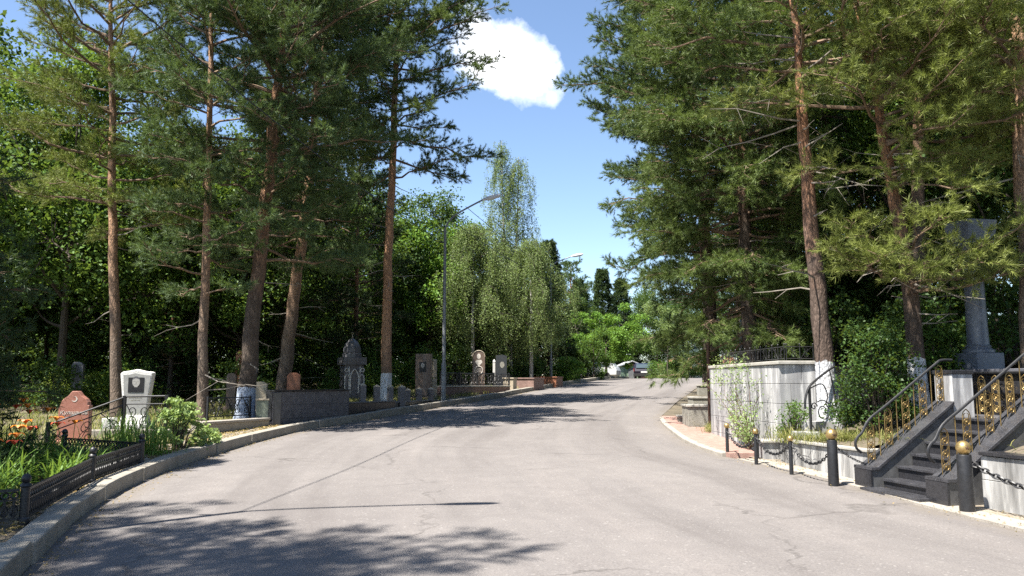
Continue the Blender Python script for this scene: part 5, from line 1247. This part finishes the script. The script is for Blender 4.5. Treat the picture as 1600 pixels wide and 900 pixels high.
for i, (dx, y, k, lab) in enumerate([(1.7, 12.4, 1.15, "tallest daylily clump in front of the red gravestone"), (.95, 12.3, .9, "daylily clump close to the fence's corner post"), (1.35, 10.6, 1.0, "daylily clump half in shade by the fence"),
                                     (2.4, 11.3, 1.1, "shaded daylily clump towards the dark spruce"), (2.0, 9.6, 1.1, "dark shaded daylily clump behind the fence posts"), (1.1, 9.5, .9, "shaded small daylily close to the fence panel"), (1.2, 8.5, 1.0, "daylily nearest to the viewer in full shade"), (2.1, 8.4, 1.05, "daylily in full shade behind the nearest one"), (2.7, 13.2, 1.2, "daylily clump at the foot of the red gravestone"), (2.9, 10.2, 1.2, "farthest shaded daylily under the spruce")]):
    dup(dl if i in (0, 2, 3, 5, 8) else dn, Vector((Lx(y) - dx, y, g(y))), i * 1.9, k, lab)
gr = clump("tall feathery grass clump before the white gravestone", on(at(222, 600, 14.3), g(14)), 120, .85, .014, "blades_green", "grass clump", "ornamental_grass", "grass clumps by the railing", .35, .38, .2, 0, 83)
dup(gr, on(at(246, 600, 14.0), g(14)), 2, .85, "feathery grass clump right at the railing's corner post")
dup(gr, on(at(190, 600, 14.6), g(14)), 1, .95, "feathery grass clump left of the sparse pine's foot")
dup(gr, on(at(205, 600, 13.6), g(13)), 3, .6, "short grass clump behind the fence's back panel")
gg = clump("green tuft of grass hanging over the planter coping", (5.35, 13.05, .6), 260, .36, .010, "grass_mixed", "grass tuft", "grass_tuft", "grass tufts in the planter", 1.2, .7, .2, 0, 84)
dup(gg, Vector((5.55, 12.75, .62)), 2, .95, "grass tuft beside the dark yew bush"); dup(gg, Vector((5.1, 13.35, .58)), 1, .8, "small grass tuft below the scroll railing"); dup(gg, Vector((5.75, 11.95, .66)), 1, .9, "grass tuft next to the gilded railing")
yg = clump("dry yellow grass clump against the marble wall", (4.95, 14.15, .55), 260, .40, .010, "grass_mixed", "grass tuft", "grass_tuft", "grass tufts in the planter", 1.2, .8, .2, 0, 85)
dup(yg, Vector((4.9, 13.8, .56)), 2, .8, "low dry grass in the planter's far corner")
shrub("dry rose bush in the planter under the climbing rose", (5.0, 14.3, .6), .3, .7, 86, "leaves_mid", 18, 40, .05, .15, "shrub", "shrub")
# ground cover in the shade of the trees
V = []
n = 5200; yy = rg.uniform(9, 45, n); xx = np.array([Lx(y) for y in yy]) - .9 - rg.gamma(1.5, 4.0, n); zz = np.array([zr(y) + .1 for y in yy])
tag(polys("undergrowth", blades(np.c_[xx, yy, zz], rg, 9, .24, .016, .9, .6, .12), 4, "grass_mixed"), "rough grass growing between the graves", "grass", kind="stuff")
n = 2600; yy = rg.uniform(6.5, 20, n); xx = np.array([Lx(y) for y in yy]) - .3 - rg.random(n) * 1.6; zz = np.array([zr(y) + .17 for y in yy])
tag(polys("fallen_leaves", leaves(np.c_[xx, yy, zz], rg, 2, .05, .06, .2, 2.0), 4, "dry_leaves"), "dry leaves and litter lying behind the kerb", "leaf litter", kind="stuff")

dup(gg, Vector((4.95, 19.5, zr(19.5) + .08)), 1.1, .8, "green weeds growing between the stone tub and the marble wall"); dup(gg, Vector((4.72, 18.85, zr(18.8) + .08)), 2.7, .6, "small weed tuft at the far foot of the marble wall")
n = 420; yy = rg.uniform(6.5, 14.8, n); xx = np.array([Rx(y) for y in yy]) + rg.normal(.25, .28, n); zz = np.array([zr(y) + .03 for y in yy])
tag(polys("fallen_leaves", leaves(np.c_[xx, yy, zz], rg, 1, .02, .035, .1, 2.5), 4, "dry_leaves"), "dry leaf litter scattered along the pale pavement before the steps", "leaf litter", kind="stuff")
n = 900; yy = rg.uniform(4.5, 40, n); xx = np.array([Lx(y) for y in yy]) + np.abs(rg.normal(0, .16, n)) + .02; zz = np.array([zr(y) + .012 for y in yy])
tag(polys("gutter_litter", leaves(np.c_[xx, yy, zz], rg, 2, .04, .03, .1, 2.5), 4, "dry_leaves"), "needles and grit gathered in the gutter against the kerb", "leaf litter", kind="stuff")
n = 2600; yy = rg.uniform(1, 9.6, n); oo = rg.gamma(1.6, 1.6, n) + .15; xx = np.array([interp([(-12, 9.5), (2, 7.4), (5, 6.7), (8.2, 6.1), (9.3, 5.85), (9.75, 5.8)], y) for y in yy]) + oo; zz = .72 + np.minimum(1.1, .3 * oo)
tag(polys("bank_grass", blades(np.c_[xx, yy, zz], rg, 10, .20, .010, 1.0, .7, .1), 4, "grass_mixed"), "rough grass on the bank behind the low marble wall", "grass", kind="stuff")
for i, (x, y, k) in enumerate([(8.6, 6.4, .8), (9.8, 8.4, 1.0), (9.4, 3.2, .9)]): dup(ud, Vector((x, y, .72 + min(1.1, .3 * (x - 6.3)))), i * 2.1, k, "dark leafy shrub on the bank behind the low marble wall", "shrubs on the bank")
